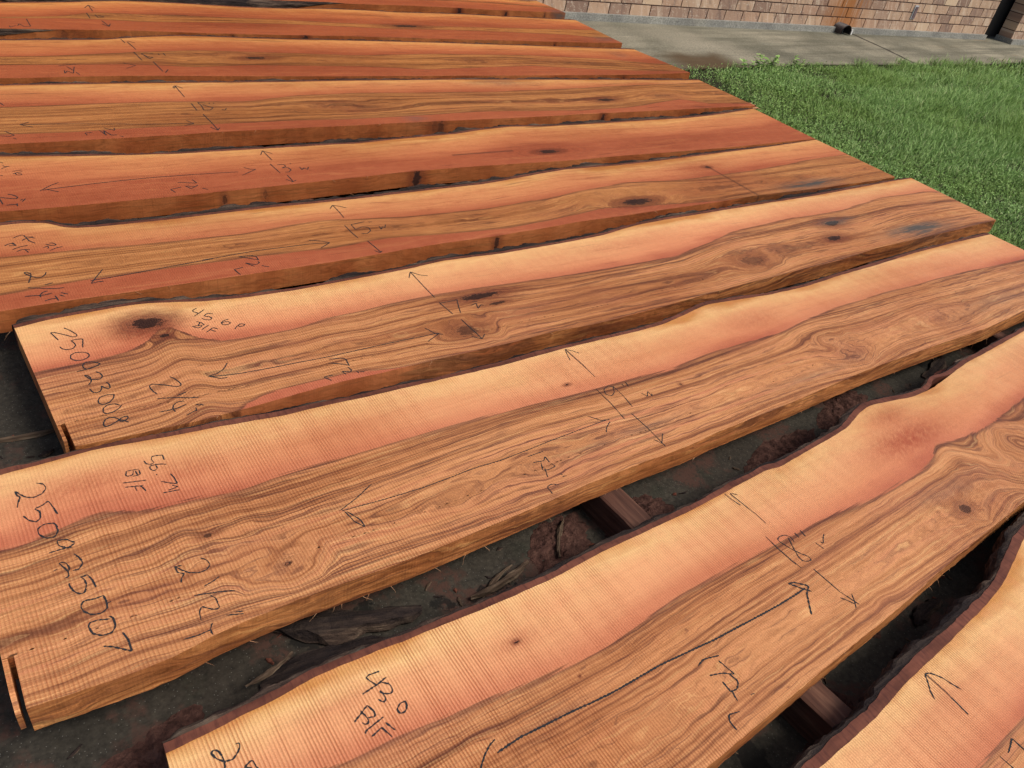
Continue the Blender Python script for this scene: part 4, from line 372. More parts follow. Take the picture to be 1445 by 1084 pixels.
def fields(d, X, Y, Z, yb, seed):
    w = fnoise(X*.9, Y*3, seed)*.012 + fnoise(X*4, Y*14, seed+3)*.002
    hu = d['hu_f'](X) if d['hu'] else None
    hl = d['hl_f'](X) if d['hl'] else None
    if hu is None: heart = np.full_like(X, -.5); vc = d['yf'](X)+.0*X-.05
    elif hl is None: heart = hu-Y; vc = hu-.62*(hu-d['yf'](X))
    else: heart = np.minimum(hu-Y, Y-hl); vc = .5*(hu+hl)
    depth = .008+.035*(vnoise(X*.8, X*0+seed, seed+5)+.5)+(ZT-Z)
    tb = np.zeros_like(X)
    for (tx, ty, r, a) in d['turb']:
        q = ((X-tx)/r)**2+((Y-ty)/(r*.55))**2; tb = np.maximum(tb, .6*a*np.exp(-q*1.3))
    yy = Y-vc+w
    for (kx, ky, a, el, dk) in d['knots']:
        if a < .007: continue
        dx, dy = X-kx, Y-ky; rho2 = (dx/el)**2+dy**2
        A = a*1.7; yy = yy-dy*A*A/(rho2+A*A)*(.55+.45*(dk < .9))
        tb = np.maximum(tb, .15*np.exp(-rho2/(A*A*3)))
    for (kx, ky, R, el) in d.get('swirl', []):
        wx = X+fnoise(X*11, Y*13, seed+30)*.045; wy_ = Y+fnoise(X*11+9, Y*13, seed+31)*.034
        rho = np.sqrt(((wx-kx)/el)**2+(wy_-ky)**2); m = np.clip(1.25-rho/R, 0, 1); m = m*m*(3-2*m)*(1. if R > .1 else .5)
        yy = yy*(1-m)+m*(rho*1.15+.02)
    yy = yy+tb*(fnoise(X*6, Y*9, seed+8)*.060+fnoise(X*17, Y*26, seed+9)*.016)
    heart = heart+tb*fnoise(X*12, Y*20, seed+12)*.012
    ring = np.sqrt(yy*yy+depth*depth)
    kr = np.full_like(X, 9.); kd = np.zeros_like(X)
    for (kx, ky, a, el, dk) in sorted(d['knots'], key=lambda q: q[4]):
        if dk >= .7 and Y.mean() > .55: a = a*1.1
        r = np.sqrt(((X-kx)/(a*el))**2+((Y-ky)/a)**2+((ZT-Z)/max(a*2.5,.01))**2)
        m = r < kr if dk < .7 else r < np.maximum(kr, 1.7)
        kr = np.where(m, r, kr); kd = np.where(m, dk, kd)
    for (kx, r0, dk) in d['fk']:
        r = np.sqrt(((X-kx)/r0)**2+((Y-d['yf'](X))/.006)**2+((ZT-.03-Z)/(r0*1.6+.006))**2)
        m = r < kr; kr = np.where(m, r, kr); kd = np.where(m, dk, kd)
    kr = np.minimum(kr, 9.)
    st = np.zeros_like(X)
    for (sx, sy, rx, ry, v) in d['stains']:
        q = ((X-sx)/rx)**2+((Y-sy)/ry)**2; st = np.maximum(st, v*np.exp(-q*.9)*1.25)
    ck = np.zeros_like(X)
    for (p0, p1) in d['cracks']:
        p0 = np.array(p0); p1 = np.array(p1); v = p1-p0; L = np.linalg.norm(v); v /= L
        t = (X-p0[0])*v[0]+(Y-p0[1])*v[1]; s = (X-p0[0])*-v[1]+(Y-p0[1])*v[0]
        ck = np.maximum(ck, np.exp(-(s/.006)**2)*(t > -.01)*(t < L+.01)*.75)
    rd = np.zeros_like(X)
    for (sx, sy, rx, ry, v) in d['red']:
        q = ((X-sx)/rx)**2+((Y-sy)/ry)**2; rd = np.maximum(rd, v*np.exp(-q*.9))
    return dict(red=rd, ring=ring, heart=heart, edge=yb-Y, knot_r=kr, knot_d=kd, stain=st, turb=tb, crack=ck)

def make_slab(key, label, mat, ends, seed, nx, nt, barkw, notch=None, fibres=30, outer=.028, gap=None, limit=None):
    d = DATA[key]; (fl, bl), (fr, br) = ends        # x of front-left, back-left, front-right, back-right
    d['yb'] = curve(d['back'], .012) if d['back'] else d['yb']
    if d['front']: d['yf'] = curve(d['front'], .03)
    if d['hu']: d['hu_f'] = curve(d['hu'], .02)
    if d['hl']: d['hl_f'] = curve(d['hl'], .02)
    yf, yb = d['yf'], d['yb']
    cx, cy = .5*(fl+fr), float(.5*(yf(.5*(fl+fr))+yb(.5*(fl+fr))))
    root = empty('live_edge_plank', (cx, cy, 0), label, 'wood slab', 'live-edge wood slabs laid out in rows'); root['kind'] = 'thing'
    off = np.array((cx, cy, 0))
    s = np.linspace(0, 1, nx); t = np.linspace(0, 1, nt)
    if notch: t = np.sort(np.append(t, [notch[0]-1e-4, notch[0]+1e-4])); nt = len(t)
    S, T = np.meshgrid(s, t, indexing='ij')
    xl = fl+(bl-fl)*T; xr = fr+(br-fr)*T
    if notch: xl = np.where(T < notch[0], xl+notch[1], xl)
    X = xl+(xr-xl)*S
    f0 = yf(X)+fnoise(X*60, X*0, seed+40)*.0012+fnoise(X*9, X*0, seed+41)*.0012
    Yb = yb(X)+fnoise(X*40, X*0, seed+42)*.0012
    Y = f0+(Yb-f0)*T
    Z = np.full_like(X, ZT)+fnoise(X*2.0, Y*5, seed+43)*.0012
    V = [np.stack([X, Y, Z], -1).reshape(-1, 3)]; F = [grid_faces(nx, nt)]; A = {}
    def addatt(f, side, shape):
        f = dict(f); f['side'] = np.full(shape, side)
        for k, v in f.items(): A.setdefault(k, []).append(np.asarray(v).ravel())
    addatt(fields(d, X, Y, Z, Yb, seed), 0., X.shape)
    base = nx*nt
    # front face, back face, ends: strips of 6 rows
    nz = 6; zz = np.linspace(0, -TH, nz)
    for which in ('front', 'left', 'right', 'back'):
        if which == 'front': ex, ey, ez = X[:,0], Y[:,0], Z[:,0]
        elif which == 'back': ex, ey, ez = X[::-1,-1], Y[::-1,-1], Z[::-1,-1]
        elif which == 'left': ex, ey, ez = X[0,::-1], Y[0,::-1], Z[0,::-1]
        else: ex, ey, ez = X[-1,:], Y[-1,:], Z[-1,:]
        m = len(ex)
        xx = np.repeat(ex[:,None], nz, 1); yy = np.repeat(ey[:,None], nz, 1).copy(); z2 = ez[:,None]+zz[None]
        if which == 'front': yy += np.where(np.arange(nz)[None] > 0, fnoise(xx*40, z2*60, seed+50)*.0018, 0)
        V.append(np.stack([xx, yy, z2], -1).reshape(-1, 3)); F.append(grid_faces(m, nz, base, True)); base += m*nz
        addatt(fields(d, xx, yy, z2, yb(xx), seed), 1., xx.shape)
    # underside
    bx, bt = X[:, [0,-1]], Y[:, [0,-1]]
    V.append(np.stack([bx, bt, Z[:, [0,-1]]-TH], -1).reshape(-1,3)); F.append(grid_faces(nx, 2, base, True)); base += nx*2
    addatt(fields(d, bx, bt, bx*0+ZT-TH, yb(bx), seed), 1., bx.shape)
    attrs = {k: np.concatenate(v) for k, v in A.items()}
    board = mesh_obj('board', np.concatenate(V)-off, np.concatenate(F), mat, root, attrs=attrs, smooth=True)
    if notch:   # the tongue of wood left beside the unfinished end cut
        g = Geo(); n = 9; tw = notch[2]
        for i in range(n):
            tt = notch[3]+(notch[0]-notch[3])*i/(n-1); x0 = fl+(bl-fl)*tt
            y0 = float(yf(x0)+(yb(x0)-yf(x0))*tt); zb = ZT-TH
            top = ZT-.0006-(.020*max(0, 1-i/3.)**1.3 if notch[4] else 0)
            for (dx, zq) in ((0, top), (tw, top-(.001)), (tw, zb), (0, zb)): g.v.append((x0+dx, y0, zq))
        for i in range(n-1):
            for k in range(4): a, b = i*4+k, i*4+(k+1)%4; g.f.append([a, b, b+4, a+4])
        g.f.append([3,2,1,0]); m = (n-1)*4; g.f.append([m, m+1, m+2, m+3])
        v = np.array(g.v); fa = fields(d, v[:,0], v[:,1], v[:,2], yb(v[:,0]), seed); fa['side'] = np.full(len(v), .6)
        mesh_obj('sliver', v-off, g.f, mat, root, attrs=fa)
    # bark: a red-brown inner strip level with the top and a rough dark crust outside
    gx = np.linspace(bl, br, int(abs(br-bl)/.006)); 
    y0 = yb(gx)+fnoise(gx*40, gx*0, seed+42)*.0012
    tang = np.gradient(y0, gx); nn = np.sqrt(1+tang**2); nxv, nyv = -tang/nn, 1/nn
    w = barkw*(1+.35*fnoise(gx*7, gx*0, seed+60)+.12*fnoise(gx*45, gx*0, seed+61)); w = np.clip(w, .003, None)
    ow = outer*(1+.9*fnoise(gx*6, gx*0, seed+62)+.7*fnoise(gx*26, gx*0, seed+63)); ow = np.clip(ow, .006, None)
    gp = np.zeros_like(gx)
    if gap: gp = gap[2]*np.exp(-((gx-gap[0])/gap[1])**2)*1.0
    if limit is not None:
        room = np.clip(limit(gx)-y0-.003, .0015, None)/np.maximum(nyv, .5)
        tot = w+ow+gp; k = np.minimum(1, room/tot); w, ow = w*k, ow*k
    fade = np.clip(np.minimum(gx-bl, br-gx)/.02, .5, 1); ow = ow*fade
    zw = fnoise(gx*2.0, y0*5, seed+43)*.0012+fnoise(gx*55, gx*0, seed+64)*.0005
    prof_i = [(gp+.0002, ZT-TH), (gp+.0002, ZT+.0001), (gp+w, ZT+.0003), (gp+w+.2*ow, ZT-TH*.5), (gp+w+.15*ow, ZT-TH)]
    pts = []
    for (o, z) in prof_i:
        o = np.asarray(o)*np.ones_like(gx); zj = z+(zw if z > ZT-.02 else 0)
        pts.append(np.stack([gx+nxv*o, y0+nyv*o, zj*np.ones_like(gx)], -1))
    pv = np.stack(pts, 1); m = pv.shape[1]
    fc = grid_faces(len(gx), m, 0, True)
    caps = [list(range(m)), [ (len(gx)-1)*m+k for k in range(m)][::-1]]
    mesh_obj('inner_bark', pv.reshape(-1,3)-off, [list(map(int, q)) for q in fc]+caps, INNER, root)
    q = 8; pts = []
    for j in range(q):
        u = j/(q-1); z = (ZT-.0006, ZT-.0012, ZT-.009)[j]+zw if j < 3 else ZT-.012-(u-2/7)/(5/7)*(TH-.012)
        o = gp+w*.96 if j == 0 else gp+w+ow*(.50, .85, 1.0, 1.05, 1.0, .95, .9)[j-1]
        rough = fnoise(gx*7, gx*0+u*9, seed+66)*.0045+fnoise(gx*50, gx*0+u*21, seed+67)*.003
        o = o+rough*np.clip(ow/.02, 0, 1.3)*(1 if j else .15)
        o = np.maximum(o, gp+w*.9)
        zj = z+fnoise(gx*14, gx*0+u*5, seed+68)*.005*(1 if 1 < j < q-1 else .0)-(np.abs(fnoise(gx*33, gx*0, seed+69))*.006 if j == 1 else 0)
        pts.append(np.stack([gx+nxv*o, y0+nyv*o, np.minimum(zj, ZT+.0006)], -1))
    back = np.stack([gx+nxv*(gp+w*.5), y0+nyv*(gp+w*.5), np.full_like(gx, ZT-TH+.001)], -1); pts.append(back)
    pv = np.stack(pts, 1); m = pv.shape[1]
    mesh_obj('outer_bark', pv.reshape(-1,3)-off, grid_faces(len(gx), m, 0, True), OUTER, root)
    # torn fibres along the sawn edge
    if fibres:
        g = Geo(); r = random.Random(seed)
        for k in range(fibres):
            u = r.random(); x0 = fl+.03+(fr-fl-.06)*u
            if r.random() < .55: x0 = fl+.03+(fr-fl-.06)*((r.choice([.08,.14,.2,.3,.42,.55,.63,.8])+r.gauss(0,.012)) % 1)
            y0f = float(yf(x0)); low = r.random() < .7
            z0 = ZT-TH+.001 if low else ZT-.001
            L = r.uniform(.006,.028)*(1 if low else .7); a = r.uniform(-1,1); p = np.array((x0, y0f-.0005, z0)); pp = [p]
            dirv = np.array((r.choice((-1,1))*r.uniform(.5,1), -r.uniform(.25,.8), -r.uniform(.15,.8) if low else r.uniform(-.5,.05)))
            dirv /= np.linalg.norm(dirv)
            for i in range(5):
                dirv = dirv+np.array((r.uniform(-.35,.35), r.uniform(-.2,.2), -.12)); dirv /= np.linalg.norm(dirv)
                p = p+dirv*L/5; pp.append(p)
            r0 = r.uniform(.0003,.0008); g.tube(np.array(pp)-off, [r0*(1-.16*i) for i in range(6)], 4)
        g.build('torn_fibres', FIBRE, root)['kind'] = 'stuff'
    # crayon writing lies on the face as thin strokes
    jobs = []
    for name, wd, strokes in MARKS.get(key, []):      # strokes closer than 3 cm belong to one mark
        groups = []
        for st in strokes:
            q = np.array(st); m = [len(q)*4, ]; qi = np.concatenate([q[:-1]+(q[1:]-q[:-1])*u for u in np.linspace(0, 1, 9)]) if len(q) > 1 else q
            near = [g for g in groups if min(np.min(np.hypot(qi[:,None,0]-o[None,:,0], qi[:,None,1]-o[None,:,1])) for o in g[1]) < .024]
            ng = ([st], [qi])
            for g in near: ng[0].extend(g[0]); ng[1].extend(g[1]); groups.remove(g)
            groups.append(ng)
        jobs += [(name, wd, g[0]) for g in groups]
    for name, wd, strokes in jobs:
        v = []; f = []; r = random.Random(len(name)+seed)
        for st in strokes:
            p = np.array(st); 
            seg = np.r_[0, np.cumsum(np.linalg.norm(np.diff(p, axis=0), axis=1))]
            n = max(3, int(seg[-1]/.0022)); q = np.linspace(0, seg[-1], n)
            # rounded corners: small smoothing of the resampled polyline
            px = np.interp(q, seg, p[:,0]); py = np.interp(q, seg, p[:,1])
            if n > 6:
                for _ in range(2):
                    px[1:-1] = .25*px[:-2]+.5*px[1:-1]+.25*px[2:]; py[1:-1] = .25*py[:-2]+.5*py[1:-1]+.25*py[2:]
            jn = np.array([r.gauss(0,.00010) for _ in range(n)])
            tx = np.gradient(px) ; ty = np.gradient(py); L = np.hypot(tx, ty)+1e-9; ux, uy = -ty/L, tx/L
            hw = .00120*wd*(1+.20*max(0, 'BCDEFGHI'.find(key)-1))*np.array([r.uniform(.75,1.15) for _ in range(n)]); hw[0] *= .5; hw[-1] *= .5
            if key in 'ABC': hw = hw*np.where(np.sin(px*2*math.pi/.0085+py*30) > .35, .60, 1.08)
            zt = ZT+fnoise(px*2.0, py*5, seed+43)*.0012+.0007
            b = len(v)
            for i in range(n):
                ox, oy = px[i]+ux[i]*jn[i]*2, py[i]+uy[i]*jn[i]*2
                v += [(ox+ux[i]*hw[i], oy+uy[i]*hw[i], zt[i]), (ox-ux[i]*hw[i], oy-uy[i]*hw[i], zt[i])]
            for i in range(n-1): f.append([b+2*i, b+2*i+1, b+2*i+3, b+2*i+2])
        if v: mesh_obj(name, np.array(v)-off, f, CRAYON, root)
    return root

DATA['A']['yf'] = lambda x: -1.70+0*np.asarray(x, float)
DATA['J']['yb'] = lambda x: 3.80-.012*(np.asarray(x, float)-3.8)+.02*np.sin(np.asarray(x, float)*3)
def lim(key):
    return curve(DATA[key]['front'], .03)
SLABS = [
 ('A', 'palest slab at the near right corner with one upward crayon arrow by its bark', wood_params(1, 0., .0056, .80, .5), ((-.10,-.12),(3.70,3.70)), 620, 64, 0.02, dict(outer=0.016, limit=lim('B'), fibres=0)),
 ('B', 'near slab with a swirling burl below its bulging bark edge, marked 43.0 B/F', wood_params(2, 0., .0058, .80, .50), ((-.03,-.012),(3.72,3.70)), 640, 80, 0.0145, dict(outer=0.012, gap=(2.27,.055,.020), limit=lim('C'), fibres=22)),
 ('C', '19-inch slab with large written serial ending in 007 and a half-sawn end corner', wood_params(3, .04, .0066, .62, .85), ((-.186,-.20),(3.72,3.695)), 660, 84, 0.0145, dict(outer=0.014, limit=lim('D'), fibres=30, notch=(.195,.0165,.0075,.02,1))),
 ('D', 'slab marked 250923008 with a large black knot near its left end', wood_params(4, .14, .0062, .45, .85), ((-.016,-.045),(3.912,3.922)), 640, 76, 0.0135, dict(outer=0.03, limit=lim('E'), fibres=22, notch=(.165,.0155,.0065,.05,0))),
 ('E', 'slab marked 15 inches wide with a torn dark knot and a diagonal check', wood_params(5, .60, .0065, .28, .6), ((-.10,-.06),(3.826,3.806)), 520, 60, 0.0135, dict(outer=0.04, limit=lim('F'), fibres=16)),
 ('F', 'all-sapwood slab marked 13 inches wide with one dark eye knot', wood_params(6, .70, .007, .2, .5), ((-.04,-.02),(3.808,3.806)), 460, 50, 0.0135, dict(outer=0.045, limit=lim('G'), fibres=12)),
 ('G', 'slab marked 18 inches wide with its splintered right corner hanging beside the lawn', wood_params(7, .72, .006, .22, .8), ((.0,.03),(3.868,3.836)), 460, 52, 0.0135, dict(outer=0.04, limit=lim('H'), fibres=16)),
 ('H', 'slab with 18 scrawled over dark swirling heartwood, ending beside the concrete apron', wood_params(8, .85, .006, .2, .8), ((.06,.09),(3.888,3.816)), 420, 46, 0.014, dict(outer=0.032, limit=lim('I'), fibres=10)),
 ('I', 'slab with a thin dark heart streak lying just in front of the mossy bark edge', wood_params(9, .92, .006, .15, .7), ((.12,.16),(3.825,3.826)), 400, 42, 0.014, dict(outer=0.03, limit=lim('J'), fibres=8)),
 ('J', 'farthest slab, closest to the brick wall, bark left along half its front', wood_params(10, .92, .006, .12, .5), ((.15,.2),(3.878,3.83)), 360, 40, 0.012, dict(outer=0.012, fibres=6)),
]
for i, (k, lab, wp, ends, nx, nt, bw, kw) in enumerate(SLABS):
    make_slab(k, lab, wood_material(wp), ends, 11+i*7, nx, nt, bw, **kw)

# wane: live bark left along the front of the farthest slab, left part
def wane(key, xa, xb, z_hi, z_lo, depth, label_root, seed):
    yf = DATA[key]['yf']; gx = np.linspace(xa, xb, int((xb-xa)/.01)); pts = []
    for j in range(6):
        u = j/5; o = depth*math.sin(u*math.pi)*.6+.004+fnoise(gx*22, gx*0+u*4, seed)*.008*(1 if 0 < j < 5 else .2)
        tp = np.clip(np.minimum((gx-xa)/.1, (xb-gx)/.5), .02, 1)
        z = z_hi-(z_hi-z_lo)*u*tp
        if j == 0: o = o*0+.0015
        pts.append(np.stack([gx, yf(gx)-o*tp-.0012, z*np.ones_like(gx)], -1))
    pv = np.stack(pts, 1)
    mesh_obj('wane_bark', pv.reshape(-1,3)-np.array(label_root.location), grid_faces(len(gx), 6, 0, True), OUTER, label_root)
roots = [o for o in COL.objects if o.name.startswith('live_edge_plank')]
wane('J', .25, 2.15, ZT+.001, ZT-TH, .020, roots[9], 5)
wane('I', .16, .46, ZT-.001, ZT-TH, .006, roots[8], 6)

# torn shards left on the right corner of the 18-inch slab
g = Geo(); r_ = random.Random(4); o_ = np.array(roots[6].location)
for i in range(7):
    y_ = 1.562+.012*i; z_ = ZT-.006-.03*r_.random(); L_ = r_.uniform(.015,.055)
    g.tube([np.array((3.845, y_, z_))-o_, np.array((3.868+L_*.5, y_-.004, z_+r_.uniform(-.004,.006)))-o_, np.array((3.868+L_, y_-r_.uniform(.0,.02), z_+r_.uniform(-.008,.012)))-o_], [.006, .0045, .0008], 5)
g.build('splintered_corner', FIBRE, roots[6])['kind'] = 'stuff'

# ------------------------------------------------------------------ stickers under the slabs
def timber_material():
    n = N('sticker_timber'); P = n.coord()
    a = n.noise(n.vmul(P, (60, 5, 60)), 1, 4, .6); b = n.noise(P, 7, 3, .6)
    col = n.ramp(a, [(.3, (.045,.020,.014)), (.55, (.105,.048,.032)), (.75, (.19,.10,.064))])
    col = n.mix(n.range(b, .5, .7, 0, .6), col, (.07,.05,.04))
    return n.out(col, .8, n.bump(a, .6, .003), .2)
TIMBER = timber_material()
def sticker(p0, p1, w, h, label, seed):
    p0 = np.array(p0); p1 = np.array(p1); L = np.linalg.norm(p1-p0); a = math.atan2(p1[1]-p0[1], p1[0]-p0[0])-math.pi/2
    r = np.random.default_rng(seed); n = max(4, int(L/.05)); v = []
    for i in range(n):
        y = -L/2+L*i/(n-1); e = fnoise(np.array([y*8.]), np.array([seed*1.]), seed)[0]*.004
        for (x, z) in ((-w/2,0),(w/2,0),(w/2,h-.004),(w/2-.005,h),(-w/2+.005,h),(-w/2,h-.004)):
            v.append((x+e+r.normal(0,.0007), y, z))
    f = []
    for i in range(n-1):
        for k in range(6): f.append([i*6+k, i*6+(k+1)%6, (i+1)*6+(k+1)%6, (i+1)*6+k])
    f.append([0,1,2,3,4,5]); f.append([(n-1)*6+k for k in (5,4,3,2,1,0)])
    o = mesh_obj('timber_bearer', v, f, TIMBER, None, tuple((p0+p1)/2)+(0.004,)); o.rotation_euler = (0,0,a)
    return tag(o, label, 'timber', 'timber bearers under the slabs')
HB = ZT-TH-.006
sticker((1.10,-1.72), (1.03,-.30), .068, HB, 'reddish squared timber bearer crossing the open gap under the near slabs', 1)
sticker((1.02,-.28), (.90,1.75), .055, HB, 'tan timber bearer end showing in the gap in front of the 13-inch slab', 2)
sticker((.92,1.78), (.86,3.75), .055, HB, 'timber bearer hidden under the far left slabs', 3)
sticker((2.97,-1.72), (2.93,.9), .06, HB, 'greyish timber bearer seen through the gap at the right of the near slabs', 4)
sticker((2.95,.93), (2.90,3.75), .06, HB, 'timber bearer carrying the right half of the far slabs', 5)
sticker((.13,-.14), (.20,1.0), .06, HB, 'timber bearer just inside the left ends of the middle slabs', 6)

# ------------------------------------------------------------------ ground
def soil_material():
    n = N('soil'); P = n.coord(); a = n.noise(P, 6, 5, .6); b = n.noise(P, 60, 4, .65)
    col = n.ramp(a, [(.3, (.022,.022,.014)), (.7, (.055,.048,.032))])
    return n.out(n.mix(n.range(b, .5, .7, 0, .5), col, (.085,.075,.06)), .95, n.bump(b, .8, .02), .1)
g = Geo(); g.v = [(-150,-150,0),(150,-150,0),(150,150,0),(-150,150,0)]; g.f = [[0,1,2,3]]
tag(g.build('ground', soil_material()), 'dark soil ground', 'ground', kind='structure')
n, col, nb = concrete_material('damp_concrete', (.024,.021,.016), (.060,.051,.038), (.034,.026,.019), (.026,.028,.018), .45)
P = n.coord()
ed = n.voro(n.add(0, 0) if False else n.vmul(P, (1,1,1)), .62, 'DISTANCE_TO_EDGE').outputs['Distance']
wob = n.math('ADD', ed, n.mul(n.math('SUBTRACT', n.noise(P, 9, 5, .7), .5), .14))
dust = n.mul(n.range(n.noise(P, 5.5, 5, .62), .50, .60), n.range(n.noise(P, 70, 4, .7), .36, .52))
col = n.mix(n.mul(dust, .85), col, (.080,.038,.027))
col = n.mix(n.range(wob, .001, .006, .8, 0), col, (.008,.007,.006))
PAD = n.out(col, .85, nb, .25)
g = Geo(); g.v = [(-9,-9,.004),(3.72,-9,.004),(3.72,2.75,.004),(-9,2.75,.004)]; g.f = [[0,1,2,3]]
tag(g.build('pavement', PAD), 'dark damp concrete pad under the slabs', 'pavement', kind='structure')

# apron along the wall: a cambered concrete strip
n, col, nb = concrete_material('apron_concrete', (.120,.117,.084), (.330,.305,.225), (.33,.300,.225), (.22,.22,.175), .10, .5, (.8, 9.0, 1))
P = n.coord(); x, y, z = n.sep(P)[:3]
rust = n.mul(n.range(n.math('ABSOLUTE', n.math('SUBTRACT', x, 4.72)), .15, .50, 1, 0), n.range(n.add(y, n.mul(n.noise(P, 3, 3, .6), .3)), 3.02, 3.22, 1, 0))
col = n.mix(n.mul(rust, .92), col, (.085,.052,.024))
rust2 = n.range(n.noise(n.vmul(P, (.9, 4, 1)), 1, 3, .6), .60, .70, 0, .55)
far = n.range(x, 8.3, 9.6)
col = n.mix(n.mul(rust2, far), col, (.34,.20,.085))
jx = n.math('ABSOLUTE', n.math('SUBTRACT', n.add(x, n.mul(n.math('SUBTRACT', n.noise(P, 6, 3, .6), .5), .06)), n.math('MULTIPLY_ADD', y, .226, 6.82)))
col = n.mix(n.range(jx, .012, .03, .9, 0), col, (.025,.02,.016))
APRON = n.out(col, .85, nb, .25)
xs = np.linspace(-9, 15, 200); ys = np.linspace(0, 1, 26)
XX, TT = np.meshgrid(xs, ys, indexing='ij')
WY = lambda x: 3.845-.0690*(np.asarray(x, float)-3.92)          # foot of the wall
GY = lambda x: 2.64+.03*np.sin(np.asarray(x, float)*1.3)
Y0 = np.where(XX < 3.7, 2.76, GY(XX)); YY = Y0+(WY(XX)+.06-Y0)*TT
ZZ = .010+.012*np.sin(np.clip(TT, 0, 1)*math.pi*.5)+fnoise(XX*1.5, YY*3, 4)*.004
v = np.stack([XX, YY, ZZ], -1).reshape(-1,3)
k = len(v); v2 = np.stack([xs, Y0[:,0], np.full_like(xs, -.05)], -1)
f = np.concatenate([grid_faces(200, 26), np.stack([np.arange(199)*26, k+np.arange(199), k+np.arange(199)+1, np.arange(199)*26+26], 1)[:, ::-1]])
o = mesh_obj('path', np.concatenate([v, v2]), f, APRON, None, smooth=True)
tag(o, 'weathered concrete apron along the brick wall', 'path', kind='structure')

# ------------------------------------------------------------------ brick walls
def brick_material():
    n = N('face_brick'); P = n.coord(); x, y, z = n.sep(P)[:3]
    rnd = n.attr('rnd'); rn2 = n.attr('rnd2')
    base = n.ramp(rnd, [(0, (.27,.175,.130)), (.25, (.38,.250,.178)), (.5, (.52,.355,.240)), (.75, (.43,.270,.185)), (1, (.62,.46,.31))])
    dr = n.comb(n.add(n.mul(x, 17.0), n.mul(z, 7.0)), n.mul(rn2, 40.0), n.mul(z, 3.0))
    a = n.noise(dr, 1, 4, .6, .6)
    col = n.mix(n.range(a, .52, .66, 0, .55), base, (.66,.53,.40))
    col = n.mix(n.range(a, .30, .46, .55, 0), col, (.15,.105,.092))
    sw = n.noise(n.comb(n.mul(x, 40.0), n.mul(rn2, 17.0), n.mul(z, 60.0)), 1, 2, .5, 1.5)
    col = n.mix(n.range(sw, .60, .66, 0, .5), col, (.66,.58,.47))
    st = n.mul(n.range(n.math('ABSOLUTE', n.math('SUBTRACT', x, n.math('MULTIPLY_ADD', n.noise(P, 3, 3, .6), .35, 14.33))), .05, .50, 1, 0), n.range(n.noise(n.vmul(P, (22, 1, 1.0)), 1, 3, .6), .30, .52))
    col = n.mix(n.mul(st, .9), col, (.36,.140,.040))
    b = n.noise(P, 120, 3, .6)
    return n.out(col, .9, n.bump(n.add(a, b), .5, .004), .2)
def mortar_material():
    n = N('mortar'); P = n.coord(); a = n.noise(P, 30, 4, .6)
    return n.out(n.ramp(a, [(.3, (.090,.055,.046)), (.7, (.15,.10,.082))]), .95, n.bump(a, .5, .003), .1)
BRICK, MORTAR = brick_material(), mortar_material()
def brick_wall(name, label, p0, ang, length, height, thick, z0=.02, parent=None):
    root = empty(name, (p0[0], p0[1], 0), label, 'wall'); root['kind'] = 'thing'; root.rotation_euler = (0,0,ang)
    bl, bh, mj = .205, .079, .010; v = []; f = []; r1 = []; r2 = []
    faces = [('front', 0, 0, length)]
    rows = int(height/(bh+mj))
    def put(x0, x1, yA, yB, za, zb, s, a, b):
        m = len(v); j = lambda: s.uniform(-.0012, .0012)
        for z in (za, zb):
            for (x, y) in ((x0,yA),(x1,yA),(x1,yB),(x0,yB)): v.append((x+j(), y+j(), z+j()))
        f.extend([[m+q for q in t] for t in ((0,1,5,4),(1,2,6,5),(3,0,4,7),(4,5,6,7),(3,2,1,0))]); r1.extend([a]*8); r2.extend([b]*8)
    s = random.Random(int(length*100))
    for i in range(rows):
        z = z0+.055+i*(bh+mj); x = -(bl+mj)*(.5 if i % 2 else 0)
        while x < length:
            a, b = max(x, 0.0), min(x+bl, length)
            if b-a > .02:
                first, last = a <= 0.0, b >= length
                put(a, b, -.004, .090 if not (first or last) else thick, z, z+bh, s, s.random(), s.random())
            x += bl+mj
        if thick > .2:       # return faces at both ends
            y = .10 if i % 2 else .0
    mesh_obj('brickwork', v, f, BRICK, root, attrs=dict(rnd=r1, rnd2=r2))
    g = Geo(); g.box((length/2, thick/2+.0015, z0+height/2), (length-.010, thick-.005, height)); g.build('mortar_core', MORTAR, root)
    g = Geo(); g.box((length/2, thick/2-.012, z0+.015), (length+.02, thick+.05, .08)); g.build('footing', FOOT, root)
    return root
n, col, nb = concrete_material('footing_concrete', (.20,.20,.185), (.36,.355,.31), (.26,.24,.19), (.2,.2,.17), .1)
FOOT = n.out(col, .9, nb, .2)
ANG = math.atan(-.0690); ca, sa = math.cos(ANG), math.sin(ANG)
WX0, WLEN = -7.0, 0
x_end = 9.97
WLEN = (x_end-WX0)/ca
brick_wall('brick_wall', 'long variegated brick wall with a rusty streak behind the concrete apron', (WX0, float(WY(WX0))), ANG, WLEN, 3.0, .24)
